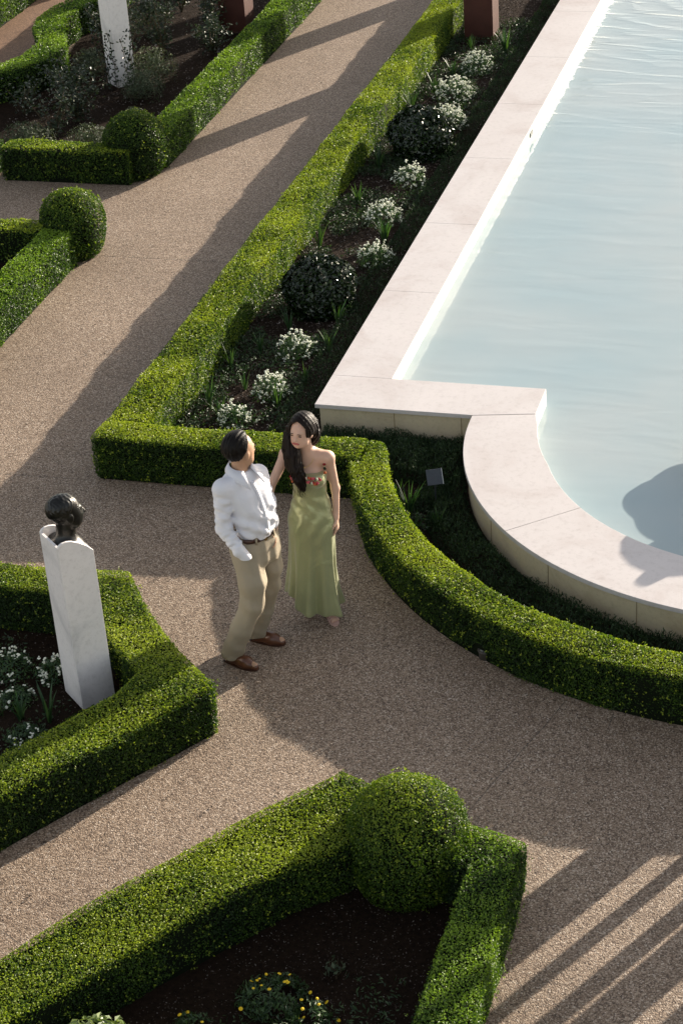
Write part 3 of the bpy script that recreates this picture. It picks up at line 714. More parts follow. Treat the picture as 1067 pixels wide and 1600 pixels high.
# signed-distance modelling + surface nets, for heads, bodies and clothes
class SDF:
    def __init__(s, lo, hi, h):
        s.h = h; s.lo = np.array(lo, float)
        s.ax = [np.arange(lo[i], hi[i]+h, h) for i in range(3)]
        s.f = np.full([len(a) for a in s.ax], .3, np.float32)
    def _win(s, lo, hi):
        sl = []
        for i in range(3):
            a = max(0, int((lo[i]-s.ax[i][0])/s.h)); b = min(len(s.ax[i]), int((hi[i]-s.ax[i][0])/s.h)+2)
            if b <= a: return None
            sl.append(slice(a, b))
        return tuple(sl)
    def _grid(s, sl):
        g_ = np.meshgrid(*[s.ax[i][sl[i]] for i in range(3)], indexing='ij'); return np.stack(g_, -1)
    def put(s, lo, hi, fn, k=.02, op='u'):
        m = max(k*1.5, .02); sl = s._win(np.array(lo)-m, np.array(hi)+m)
        if sl is None: return
        P = s._grid(sl); d = fn(P).astype(np.float32); f = s.f[sl]
        if op == 'u':
            h_ = np.maximum(k-np.abs(f-d), 0)/k if k > 0 else 0; s.f[sl] = np.minimum(f, d) - h_*h_*k*.25
        elif op == 'd':
            h_ = np.maximum(k-np.abs(f+d), 0)/k if k > 0 else 0; s.f[sl] = np.maximum(f, -d) + h_*h_*k*.25
    def cap(s, a, b, ra, rb, k=.02, sq=None, op='u'):
        """tapered capsule; sq=(dir, factor) flattens (factor<1) it along dir"""
        a = np.array(a, float); b = np.array(b, float); R_ = max(ra, rb)*1.6
        def fn(P):
            ba = b-a; t = np.clip(((P-a)@ba)/(ba@ba), 0, 1)[..., None]; v = P-(a+t*ba)
            r = ra+(rb-ra)*t[..., 0]; sc = 1
            if sq is not None:
                d = unit(np.array(sq[0], float)); c = (v@d)[..., None]; v = v + d*c*(1/sq[1]-1); sc = min(1, sq[1]) if sq[1] < 1 else 1
            return (np.linalg.norm(v, axis=-1)-r)*(.85 if sq is not None else 1)
        s.put(np.minimum(a, b)-R_, np.maximum(a, b)+R_, fn, k, op)
    def ell(s, c, r, Rm=None, k=.02, op='u'):
        c = np.array(c, float); r = np.array(r, float); Rm = np.eye(3) if Rm is None else np.array(Rm)
        def fn(P):
            q = (P-c)@Rm; k0 = np.linalg.norm(q/r, axis=-1); k1 = np.linalg.norm(q/(r*r), axis=-1); return k0*(k0-1)/np.maximum(k1, 1e-6)
        s.put(c-r.max(), c+r.max(), fn, k, op)
    def chain(s, pts, rad, k=.02, sq=None):
        for i in range(len(pts)-1): s.cap(pts[i], pts[i+1], rad[i], rad[i+1], k, sq)
    def mesh(s, name, mat, parent, loc=None):
        f = s.f; ins = f < 0; nx, ny, nz = f.shape
        cs = sum(ins[i:nx-1+i, j:ny-1+j, k:nz-1+k].astype(np.int8) for i in (0, 1) for j in (0, 1) for k in (0, 1))
        act = (cs > 0) & (cs < 8); idx = -np.ones(act.shape, np.int64); ids = np.argwhere(act); idx[act] = np.arange(len(ids))
        acc = np.zeros((len(ids), 3)); cnt = np.zeros(len(ids))
        cor = [(i, j, k) for i in (0, 1) for j in (0, 1) for k in (0, 1)]
        for a in cor:
            for b in cor:
                if a < b and sum(abs(x-y) for x, y in zip(a, b)) == 1:
                    fa = f[ids[:, 0]+a[0], ids[:, 1]+a[1], ids[:, 2]+a[2]]; fb = f[ids[:, 0]+b[0], ids[:, 1]+b[1], ids[:, 2]+b[2]]
                    m = (fa < 0) != (fb < 0); t = np.where(m, fa/np.where(m, fa-fb, 1), 0)[:, None]
                    p = np.array(a)*(1-t)+np.array(b)*t; acc += p*m[:, None]; cnt += m
        V = s.lo + (ids + acc/cnt[:, None])*s.h
        F = []
        for ax in range(3):
            o1, o2 = [(1, 2), (2, 0), (0, 1)][ax]
            A = np.moveaxis(ins, ax, 0); dif = A[:-1] != A[1:]; dif = np.moveaxis(dif, 0, ax)
            e = np.argwhere(dif); m = (e[:, o1] > 0) & (e[:, o2] > 0) & (e[:, o1] < f.shape[o1]-1) & (e[:, o2] < f.shape[o2]-1); e = e[m]
            u = np.zeros(3, int); u[o1] = 1; v = np.zeros(3, int); v[o2] = 1
            q = np.stack([idx[tuple((e-u-v).T)], idx[tuple((e-v).T)], idx[tuple(e.T)], idx[tuple((e-u).T)]], 1)
            fl = ins[tuple(e.T)]; q[~fl] = q[~fl][:, ::-1]; F.append(q)
        F = np.vstack(F)
        # one light smoothing pass
        E_ = np.vstack([F[:, [0, 1]], F[:, [1, 2]], F[:, [2, 3]], F[:, [3, 0]]])
        for lam in (.5, .5):
            ac = np.zeros_like(V); c_ = np.zeros(len(V))
            for i in range(3): ac[:, i] = np.bincount(E_[:, 0], V[E_[:, 1], i], len(V)) + np.bincount(E_[:, 1], V[E_[:, 0], i], len(V))
            c_ = np.bincount(E_.ravel(), minlength=len(V)); V = V*(1-lam) + lam*ac/np.maximum(c_, 1)[:, None]
        return mesh(name, V, F, mat, parent, True, loc=loc)

def head_sdf(s, c, f, up, scale=1.0, fem=False, nose=True, ears=True):
    """c: centre of the cranium, f: where the face looks, up: crown direction"""
    up = unit(np.array(up, float)); f = np.array(f, float); f = unit(f-up*(f@up)); r = np.cross(f, up)   # r = the head's right
    Rm = rotm(f, r, up); k = scale
    at = lambda a, b, d: np.array(c)+(f*a+r*b+up*d)*k
    s.ell(at(-.012, 0, .022), np.array([.096, .074, .086])*k, Rm, .02)            # cranium
    s.ell(at(.030, 0, -.030), np.array([.062, .060 if fem else .064, .078])*k, Rm, .03)   # face
    s.ell(at(.052, 0, -.088), np.array([.030, .026 if fem else .033, .024])*k, Rm, .03)       # chin
    s.cap(at(.035, -.040, -.070), at(.035, .040, -.070), .026*k, .026*k, .03)      # jaw
    if nose:
        s.cap(at(.086, 0, .002), at(.108, 0, -.036), .0085*k, .0125*k, .012)
        s.ell(at(.094, .011, -.040), np.array([.010, .008, .007])*k, Rm, .008); s.ell(at(.094, -.011, -.040), np.array([.010, .008, .007])*k, Rm, .008)
        s.cap(at(.082, -.026, .010), at(.082, .026, .010), .009*k, .009*k, .02)   # brow ridge
        for sg in (-1, 1): s.ell(at(.092, sg*.030, -.010), np.array([.009, .013, .007])*k, Rm, .008, 'd')
        s.ell(at(.086, 0, -.066), np.array([.010, .022, .008])*k, Rm, .006)        # lips
    if ears:
        for sg in (-1, 1): s.ell(at(-.004, sg*.074, -.018), np.array([.019, .009, .031])*k, Rm, .008)
    return at, Rm

def herm(loc, rz, label, hair_label=None, vines=False):
    t = empty('herm_pedestal', loc, rz, label=label, cat='pedestal', group='marble pedestals with bronze heads')
    # local +X = front of the bust. depth .235 along X, width .30 along Y
    d, w, th = .240, .275, .017
    prof = [(0, 1.262), (.012, 1.278), (.035, 1.288), (.065, 1.289), (.10, 1.280), (.15, 1.250), (.20, 1.210), (d, 1.165)]
    def side(y0, y1):
        a = [(0, 0)] + [(d, 0)] + [(x, z) for x, z in prof[::-1]]
        n = len(a); V = [(x, y0, z) for x, z in a] + [(x, y1, z) for x, z in a]
        return V, [tuple(range(n)), tuple(range(2*n-1, n-1, -1))] + [(i, i+n, (i+1) % n + n, (i+1) % n) for i in range(n)]
    m_ = MB(); m_.add(*side(-w/2, -w/2+th)); m_.build('side_panel', M['marble'], t, bevel=.002)
    m_ = MB(); m_.add(*side(w/2-th, w/2)); m_.build('side_panel', M['marble'], t, bevel=.002)
    m_ = MB(); m_.box((th/2-.001, 0, .631), (th, w-2*th-.001, 1.262)); m_.build('back_panel', M['marble'], t)
    m_ = MB(); m_.box((d-th/2+.001, 0, .58), (th, w-2*th-.001, 1.160)); m_.build('front_panel', M['marble'], t)
    m_ = MB(); m_.box((d/2, 0, .55), (d-2*th-.004, w-2*th-.004, 1.10)); m_.build('inner_block', M['marble'], t)
    b = empty('bronze_bust', loc, rz, label='dark bronze bust of a curly-haired head ' + ('set in the near marble pedestal' if not vines else 'set in the far white pedestal'), cat='bust', group='bronze heads')
    s = SDF((-.05, -.14, 1.02), (.30, .14, 1.64), .004)
    s.ell((.118, 0, 1.155), (.125, .150, .085), None, .03)          # chest filling the hollow
    s.cap((.08, -.085, 1.19), (.08, .085, 1.19), .050, .050, .05)
    s.cap((.125, 0, 1.14), (.128, 0, 1.37), .070, .058, .05)
    at, Rm = head_sdf(s, (.145, 0, 1.425), (1, 0, -.05), (0, 0, 1), 1.10)
    s.ell(at(.045, 0, -.045), np.array([.056, .058, .070]), Rm, .03)
    s.cap(at(.088, 0, .004), at(.106, 0, -.034), .013, .016, .012)
    # curly cropped hair
    def hair(P):
        q = (P-at(-.020, 0, .030))@Rm; rr_ = np.array([.108, .086, .092])
        k0 = np.linalg.norm(q/rr_, axis=-1); d0 = (k0-1)*.085
        d0 = d0 - .0005 - .0035*np.abs(np.sin(q[..., 0]*120+2*np.sin(q[..., 2]*90))*np.sin(q[..., 1]*110+q[..., 2]*80+1.5*np.sin(q[..., 0]*70))) 
        return np.maximum(d0, -(q[..., 2]+.055) + np.clip(q[..., 0]+.02, 0, .15)*1.25)
    s.put((-.02, -.12, 1.38), (.28, .12, 1.62), hair, .006)
    # keep the chest inside the marble shell
    s.f[:, (np.abs(s.ax[1]) > w/2-th-.003), :] = np.maximum(s.f[:, (np.abs(s.ax[1]) > w/2-th-.003), :], .004) 
    ixs = (s.ax[0] < th+.003); zs = s.ax[2] < 1.30
    s.f[np.ix_(ixs, np.ones(len(s.ax[1]), bool), zs)] = .004
    ixs = (s.ax[0] > d-th-.003); zs = s.ax[2] < 1.28
    s.f[np.ix_(ixs, np.ones(len(s.ax[1]), bool), zs)] = .004
    s.mesh('head', M['bronze'], b)
    return t, b
hrz = math.atan2(.754, .657)
herm((-5.235+.0, 10.195, 0), hrz-.02, 'white marble pedestal holding the bust, tapering square shaft in the left hedged bed')
herm((-9.60, 22.28, 0), hrz-.02, 'white pedestal overgrown with thin vines in the rose bed', vines=True)
v_ = empty('climbing_vine', (-9.50, 22.20, 0), label='thin dark-leaved vine climbing the lower half of the far white pedestal', cat='vine')
a = MB(); P = []
for i in range(9):
    x = rng.uniform(-.13, .20); pts = [np.array([x, -.06-abs(x)*.2, 0])]
    for j in range(8):
        pts.append(pts[-1]+[rng.normal(0, .03), rng.normal(0, .008), rng.uniform(.06, .12)])
        for q in range(4): P.append(pts[-1]+rng.normal(0, .028, 3)*[1, .5, 1])
    a.tube(pts, .004, 4)
a.build('stems', M['stem'], v_); P = np.array(P)
leafobj('foliage', P, np.tile([.2, -1, .4], (len(P), 1)), .040, .024, M['holly'], v_, jit=.7)

# rusted posts of the pergola beyond
def post(x, y, label):
    t = empty('rusted_post', (x, y, 0), label=label, cat='post', group='rusted steel posts')
    a = MB(); a.box((0, 0, 1.35), (.36, .36, 2.7)); a.build('shaft', M['rust'], t, bevel=.004)
    a = MB(); a.box((0, 0, .012), (.42, .42, .024)); a.build('base_plate', M['rust'], t)
post(-5.52, 24.42, 'rusted brown post rising from the pool bed at the top')
post(-8.77, 24.58, 'rusted brown post in the rose bed at the top')
for y in (28.0, 31.5):
    post(-5.52, y, 'rusted post farther back in the row beside the pool')
    post(-8.77, y, 'rusted post farther back in the row of the rose bed')

# small plaque on a stake, ground light
t = empty('plant_plaque', (-3.42, 13.0, 0), label='small blank grey plaque on a stake in the dark planting by the pool', cat='plaque')
a_ = math.radians(-33)
Rz = np.array([[math.cos(a_), -math.sin(a_), 0], [math.sin(a_), math.cos(a_), 0], [0, 0, 1]])
ti = math.radians(35); Rx = np.array([[1, 0, 0], [0, math.cos(ti), -math.sin(ti)], [0, math.sin(ti), math.cos(ti)]])
Rz2 = np.array([[math.cos(.42), -math.sin(.42), 0], [math.sin(.42), math.cos(.42), 0], [0, 0, 1]])
Mx = Rz2 @ Rx.T
a = MB(); a.box((0, .02, .30), (.118, .012, .120), Mx.tolist()); a.build('plate', M['plaque'], t, bevel=.002)
e_ = Mx @ np.array([.0610, 0, 0]); a = MB(); a.box(tuple(np.array([0, .02, .30])+e_), (.0035, .016, .122), Mx.tolist()); a.build('sunlit_edge', M['steel'], t)  # pale strip stands for sun on the plate's right thickness
a = MB(); a.tube([(0, .03, 0), (0, .03, .28)], .006, 8); a.build('stake', M['plaque'], t)
t = empty('ground_light', (-2.640, 11.185, 0), label='small grilled uplight set in a notch of the curved hedge', cat='lamp')
a = MB(); a.lathe([(.050, 0), (.050, .05), (.056, .055), (.056, .065), (.048, .066)], k=20)
a.build('housing', M['lamp'], t, True)
a = MB(); a.lathe([(.046, .060), (.040, .072), (.001, .076)], k=20); a.build('lens', M['lampglass'], t, True)
a = MB()
for i in range(3):
    an = PI*i/3+.3; a.tube([(math.cos(an)*.052, math.sin(an)*.052, .068), (0, 0, .084), (-math.cos(an)*.052, -math.sin(an)*.052, .068)], .0035, 5)
a.build('grille', M['lamp'], t)

# things standing just outside the picture whose shadows reach into it
def caster():  # unseen slats, added for the shadow stripes they throw on the path
    az = math.radians(29.6); Sx = np.array([math.sin(az), math.cos(az)]); Nx = np.array([math.cos(az), -math.sin(az)])
    t = empty('shadow_slats', (0, 0, 0), label='unseen slatted shadow screen standing on the path at the right', cat='caster')
    # shadow bands measured across the sun direction, near the hedge corner
    def sx(p): return float(np.array(p)@Nx)
    bands = [(sx((-1.80, 9.06)), sx((-1.65, 8.64))), (sx((-1.39, 8.86)), sx((-1.52, 8.43))), (sx((-1.37, 8.42)), sx((-1.30, 8.30))), (sx((-1.25, 8.35)), sx((-.95, 8.37))), (sx((-.93, 8.19)), sx((-.93, 8.19))+.45)]
    T = sx
    for i, (s0, s1) in enumerate(bands):
        tt = 9.0
        c = Nx*(s0+s1)/2+Sx*tt
        Mr = [[Nx[0], Sx[0], 0], [Nx[1], Sx[1], 0], [0, 0, 1]]
        a = MB(); a.box((c[0], c[1], .8), (s1-s0, .04, 1.6), Mr, .96); a.build('slat', M['wood'], t)
    return bands
caster()
def tree(x, y, h, r, label, n=9000, tr=.06, squash=.8):
    t = empty('round_headed_tree', (x, y, 0), label=label, cat='tree', group='small round-headed trees beyond the pool')
    a = MB(); a.tube([(0, 0, 0), (.02, .01, h*.35), (-.02, 0, h-r*squash)], [tr, tr*.8, tr*.6], 10)
    for i in range(6):
        an = i*1.05; a.tube([(0, 0, h-r*squash*1.4), (math.cos(an)*r*.6, math.sin(an)*r*.6, h-r*squash*.7)], [tr*.5, tr*.15], 6)
    a.build('trunk', M['bark'], t, True)
    v = unit(rng.normal(size=(n, 3))); rad = rng.uniform(.25, 1, (n, 1))**.4*(1+.16*noise(v, 2.2, 3)[:, None])
    P = v*rad*[r, r, r*squash] + [0, 0, h-r*squash]
    leafobj('crown', P, v, .085, .055, M['mari'], t, jit=1.1)
fo = empty('fountain', (-.85, 13.97, -.32), label='low stone fountain bowl standing in the rounded end of the pool', cat='fountain')
a = MB(); a.lathe([(.20, 0), (.16, .30), (.30, .52), (.66, .69), (.66, .71), (.60, .71), (.30, .60), (.01, .58)], k=72)
for v_s in a.V[0]:
    r_s = math.hypot(v_s[0], v_s[1]); a_s = math.atan2(v_s[1], v_s[0]); k_s = 1 + .10*(r_s/.66)**2*(abs(math.sin(a_s*3.5))-.6) + .05*math.sin(a_s*2+1); v_s[0] *= k_s; v_s[1] *= k_s
a.build('bowl', M['cream'], fo, True)
a = MB()
for (px_, py_, z0_, z1_, r0_, r1_) in ((.20, -.12, .60, 1.08, .15, .37), (.30, -.17, 1.04, 1.20, .14, .06)):
    a.tube([(px_, py_, z0_), (px_, py_, (z0_+z1_)/2), (px_, py_, z1_)], [r0_, (r0_+r1_)/1.8, r1_], 14)
a.build('carved_figure', M['cream'], fo, True)

# ------------------------------------------------------------------ people
def skinmat(name, col, sub=.1):
    m, nt, bs = newmat(name); co = coords(nt)
    n_ = tex(nt, 'ShaderNodeTexNoise', co, 14, Detail=4)
    c = mixc(nt, n_.outputs[0], tuple(x*.9 for x in col), tuple(x*1.08 for x in col)); nt.links.new(c, bs.inputs['Base Color'])
    bs.inputs['Roughness'].default_value = .5; bs.inputs['Subsurface Weight'].default_value = sub; bs.inputs['Subsurface Radius'].default_value = (.01, .004, .002)
    return m
def hairmat(name, col):
    m, nt, bs = newmat(name); co = coords(nt)
    mp = nt.nodes.new('ShaderNodeMapping'); nt.links.new(co, mp.inputs[0]); mp.inputs['Scale'].default_value = (1, 1, .12)
    n_ = tex(nt, 'ShaderNodeTexNoise', mp.outputs[0], 160, Detail=3)
    c = mixc(nt, n_.outputs[0], tuple(x*.4 for x in col), tuple(x*1.8 for x in col)); nt.links.new(c, bs.inputs['Base Color'])
    bs.inputs['Roughness'].default_value = .48; bs.inputs['Specular IOR Level'].default_value = .16
    bump(nt, bs, n_.outputs[0], .6, .004)
    return m
def clothmat(name, col, rough=.8, wr=.25, scale=7, sheen=0, metal=0):
    m, nt, bs = newmat(name); co = coords(nt)
    n_ = tex(nt, 'ShaderNodeTexNoise', co, scale, Detail=5, Roughness=.55, Distortion=.6)
    bs.inputs['Base Color'].default_value = (*col, 1); bs.inputs['Roughness'].default_value = rough; bs.inputs['Metallic'].default_value = metal
    if sheen: bs.inputs['Sheen Weight'].default_value = sheen
    bump(nt, bs, n_.outputs[0], wr, .03)
    return m
M['skin_m'] = skinmat('tan_skin', (.46, .27, .17)); M['skin_w'] = skinmat('fair_skin', (.60, .38, .28))
M['hair_m'] = hairmat('black_hair', (.005, .0035, .003)); M['hair_w'] = hairmat('dark_brown_hair', (.007, .004, .003))
M['shirt'] = clothmat('white_cotton', (.70, .70, .75), .8, .35, 9)
M['trous'] = clothmat('khaki_cotton', (.31, .26, .185), .8, .25, 10)
M['satin'] = clothmat('sage_satin', (.37, .385, .20), .30, .45, 7, .2, .35)
M['leather'] = plain('brown_leather', (.11, .040, .018), .3, .6, nz=.3)
M['belt'] = plain('dark_brown_leather', (.05, .018, .010), .4, .5)
M['sandal'] = plain('blush_leather', (.55, .36, .31), .45, .5)
M['lip'] = plain('lips', (.42, .10, .09), .4, .5); M['eye'] = plain('eye_dark', (.03, .015, .01), .25, .6); M['brow'] = plain('eyebrow_hair', (.05, .03, .02), .7)
M['gold'] = plain('gold', (.7, .5, .2), .3, .5, 1)

def ellmesh(name, c, r, Rm, mat, parent, k=10):
    V = []; F = []
    for i in range(k+1):
        ph = PI*i/k
        for j in range(2*k):
            th = PI*j/k; V.append((math.sin(ph)*math.cos(th), math.sin(ph)*math.sin(th), math.cos(ph)))
    for i in range(k):
        for j in range(2*k): F.append((i*2*k+j, (i+1)*2*k+j, (i+1)*2*k+(j+1) % (2*k), i*2*k+(j+1) % (2*k)))
    V = (np.array(V)*np.array(r))@np.array(Rm).T + np.array(c)
    return mesh(name, V, F, mat, parent, True)

def face_parts(at, Rm, parent, fem, smile=False):
    for sg in (-1, 1):
        ellmesh('eye', at(.0845, sg*.030, -.008), (.006, .0135, .0044 if fem else .0038), Rm, M['eye'], parent)
        ellmesh('eyebrow', at(.0955, sg*.031, .011), (.004, .017, .0026), Rm, M['brow'], parent)
    ellmesh('lips', at(.092, 0, -.066), (.007, .028 if fem else .020, .0075 if fem else .005), Rm, M['lip'] if fem else M['skin_m'], parent)

def hand(s, wrist, palm_dir, nrm, side, curl=.5, L=.17, r=.0082, spread=.1):
    """palm with five fingers. palm_dir: wrist->fingers, nrm: back of the hand, side: towards the thumb"""
    d = unit(np.array(palm_dir, float)); n_ = np.array(nrm, float); n_ = unit(n_-d*(n_@d)); sd = np.cross(d, n_)
    if sd@np.array(side) < 0: sd = -sd
    w = np.array(wrist, float); pal = L*.5
    s.cap(w, w+d*pal*.85, .022, .030, .02, sq=(n_, .5))
    for i, (o, fl) in enumerate(((.027, .92), (.009, 1.0), (-.009, .95), (-.026, .76))):
        p = w+d*pal*.9+sd*o; dd = unit(d+sd*o*spread*30*.1); seg = L*.5*fl*np.array([.45, .3, .25]); ang_ = 0
        for j in range(3):
            ang_ += curl*(.55 if j == 0 else .7); q = p+(dd*math.cos(ang_)-n_*math.sin(ang_))*seg[j]; s.cap(p, q, r*(1-.08*j), r*(1-.08*(j+1)), .004); p = q
    p = w+d*pal*.25+sd*.022; q = p+unit(d*.75+sd*.6-n_*.35)*L*.22; s.cap(p, q, .011, .009, .008); s.cap(q, q+unit(d*.9+sd*.15-n_*.35)*L*.17, .009, .0075, .004)

# ---------------- man
man = empty('person', (-4.25, 10.95, 0), math.atan2(.362, .932), label='man in white shirt and khaki trousers, right hand in his pocket, looking at the woman', cat='person')
mf = np.array([.64, -.77, 0]); ml = np.array([.77, .64, 0])
sh_c = np.array([.075, 0., 1.375]); Rs, Ls = sh_c-ml*.170, sh_c+ml*.150+np.array([0, 0, -.035])
pel = np.array([.115, -.02, .93])
Rel, Rwr, Rha = np.array([-.075, -.135, 1.085]), np.array([.005, -.205, .955]), np.array([.045, -.205, .895])
Lel, Lwr, Lha = np.array([.232, .125, 1.10]), np.array([.235, .03, .96]), np.array([.250, -.02, .90])
Rhip, Lhip = pel-ml*.085, pel+ml*.085
Rk, Ra = np.array([.060, -.150, .50]), np.array([-.105, -.085, .085])
Lk, La = np.array([.185, .055, .50]), np.array([.070, .145, .085])
s = SDF((-.22, -.34, 0), (.36, .30, 1.76), .0055)
s.chain([pel, (.10, -.02, 1.10), (.085, 0, 1.25), sh_c+[0, 0, -.02]], [.10, .10, .11, .08], .04, (mf, .7))
s.cap(Rs, Ls, .05, .05, .04)
for a_, b_, c_, d_ in ((Rs, Rel, Rwr, -1), (Ls, Lel, Lwr, 1)):
    s.cap(a_, b_, .045, .036, .03); s.cap(b_, c_, .036, .024, .02)
for a_, b_, c_ in ((Rhip, Rk, Ra), (Lhip, Lk, La)):
    s.cap(a_, b_, .075, .05, .04); s.cap(b_, c_, .05, .036, .03)
for a_, toe in ((Ra, np.array([.03, -.205, .03])), (La, np.array([.235, .062, .03]))):
    s.cap(a_-[0, 0, .04], toe, .035, .024, .03)
hand(s, Rwr+[.01, .03, -.02], Rha-Rwr+np.array([.0, .06, -.05]), (-.6, -.6, .2), mf, .35); hand(s, Lwr, Lha-Lwr, (.8, .3, 0), mf, .5)
hc = np.array([.084, .006, 1.580]); hf = (.78, .60, -.22); hu = (.06, .02, 1)
s.cap(sh_c+[-.005, 0, .0], hc+[-.012, -.005, -.05], .058, .052, .03)
at, Rm = head_sdf(s, hc, hf, hu, 1.05)
s.mesh('body', M['skin_m'], man); face_parts(at, Rm, man, False)
# hair: thick short crop, longer on top
s = SDF((-.10, -.15, 1.45), (.25, .17, 1.78), .0045)
def mhair(P):
    q = (P-at(-.016, 0, .034))@Rm; rr_ = np.array([.121, .096, .106]); k0 = np.linalg.norm(q/rr_, axis=-1); d0 = (k0-1)*.09
    d0 = d0 + .0015*np.sin(q[..., 0]*70+q[..., 1]*120+3*np.sin(q[..., 2]*40)) + .0018*np.sin(q[..., 1]*260+q[..., 0]*90)
    low = -(q[..., 2]+.092) + np.clip(q[..., 0]+.045, 0, .2)*2.1
    return np.maximum(d0, low)
s.put((-.08, -.13, 1.48), (.23, .15, 1.76), mhair, .006)
s.mesh('hair', M['hair_m'], man)
# shirt
s = SDF((-.24, -.34, .88), (.38, .30, 1.50), .006)
def torso(P):
    z = P[..., 2]; zz = [.90, .97, 1.02, 1.10, 1.20, 1.30, 1.37, 1.42, 1.45]
    cx = np.interp(z, zz, [.128, .132, .138, .132, .115, .095, .080, .075, .072]); cy = np.interp(z, zz, [-.02, -.025, -.03, -.03, -.02, -.005, 0, 0, 0])
    hw = np.interp(z, zz, [.136, .140, .152, .156, .162, .170, .168, .120, .07]); hd_ = np.interp(z, zz, [.102, .106, .119, .124, .126, .122, .100, .08, .06])
    dx, dy = P[..., 0]-cx, P[..., 1]-cy; u = dx*ml[0]+dy*ml[1]; v = dx*mf[0]+dy*mf[1]
    k0 = (np.abs(u/hw)**2.3+np.abs(v/hd_)**2.3)**(1/2.3)
    fold = .0075*np.sin(u*38+z*26+2*np.sin(z*17))*np.clip((1.34-z)/.2, 0, 1)+.003*np.sin(u*85-z*30)*np.clip((1.30-z)/.2, 0, 1) + .004*np.sin(z*75+u*30+v*25)*np.clip((1.12-z)/.1, 0, 1)
    return np.maximum((k0-1)*.12+fold, np.maximum(z-1.44, .965-z))
s.put((-.14, -.22, .93), (.34, .22, 1.46), torso, .02)
def sleeve(a_, b_, c_, r0, r1, r2):
    a_, b_, c_ = map(np.array, (a_, b_, c_))
    for p, q, ra, rb, sd in ((a_, b_, r0, r1, 1), (b_, c_, r1, r2, 2)):
        def fn(P, p=p, q=q, ra=ra, rb=rb, sd=sd):
            ba = q-p; t = np.clip(((P-p)@ba)/(ba@ba), 0, 1); v = P-(p+t[..., None]*ba); ang_ = np.arctan2(v[..., 1], v[..., 0])
            fo = .005*np.sin(t*17+ang_*1.5+sd*2)+.0035*np.sin(t*31-ang_*2)
            return np.linalg.norm(v, axis=-1)-(ra+(rb-ra)*t)+fo
        s.put(np.minimum(p, q)-.1, np.maximum(p, q)+.1, fn, .03)
sleeve(Rs+[-.005, 0, -.01], Rel, Rwr+[.004, 0, -.005], .058, .050, .041); sleeve(Ls+[.0, 0, -.01], Lel, Lwr, .056, .050, .038)
s.cap(Rwr, Rha+(Rha-Rwr)*.12, .041, .037, .01)
s.cap(Rs+[0, 0, .0], Ls, .054, .054, .04)
sho = s
sho.mesh('shirt', M['shirt'], man)
# collar: two folded leaves and a stand
def strip(name, A, B, mat, parent, thick=.003):
    A, B = np.array(A), np.array(B); n_ = len(A); V = np.vstack([A, B]); F = [(i, i+1, i+1+n_, i+n_) for i in range(n_-1)]
    o = mesh(name, V, F, mat, parent, True); m_ = o.modifiers.new('solid', 'SOLIDIFY'); m_.thickness = thick; m_.offset = 0; return o
nk = sh_c+[-.002, 0, .06]
A = []; B = []
for th in np.linspace(-155, 155, 25):
    a_ = math.radians(th); d = -mf*math.cos(a_)+ml*math.sin(a_)        # starts at the back
    fr = abs(th)/155
    A.append(nk+d*(.068+.006*fr)+np.array([0, 0, .064-.036*fr]))
    B.append(nk+d*(.100+.040*fr**3)+np.array([0, 0, .016-.040*fr-.045*fr**4])+mf*.03*fr**2)
strip('collar', A, B, M['shirt'], man, .004)
A = []; B = []
zz = np.linspace(1.385, .99, 18)
for z in zz:
    hdz = np.interp(z, [.97, 1.02, 1.10, 1.20, 1.30, 1.37, 1.42], [.106, .119, .124, .126, .122, .100, .085]); cx = np.interp(z, [.97, 1.02, 1.10, 1.20, 1.30, 1.37], [.132, .138, .132, .115, .095, .080]); cy = np.interp(z, [.97, 1.10, 1.20, 1.30, 1.37], [-.025, -.03, -.02, -.005, 0])
    c = np.array([cx, cy, z])+mf*(hdz+.003); A.append(c-ml*.016); B.append(c+ml*.016)
strip('button_placket', A, B, M['shirt'], man, .004)
M['button'] = plain('button', (.8, .8, .78), .4)
for z in (1.33, 1.25, 1.17, 1.09, 1.02):
    i = int((1.385-z)/(1.385-.99)*17); c = (A[i]+B[i])/2+mf*.003; a = MB(); a.add(ico(.006)[0]+c, [tuple(f) for f in ico(.006)[1]]); a.build('button', M['button'], man)
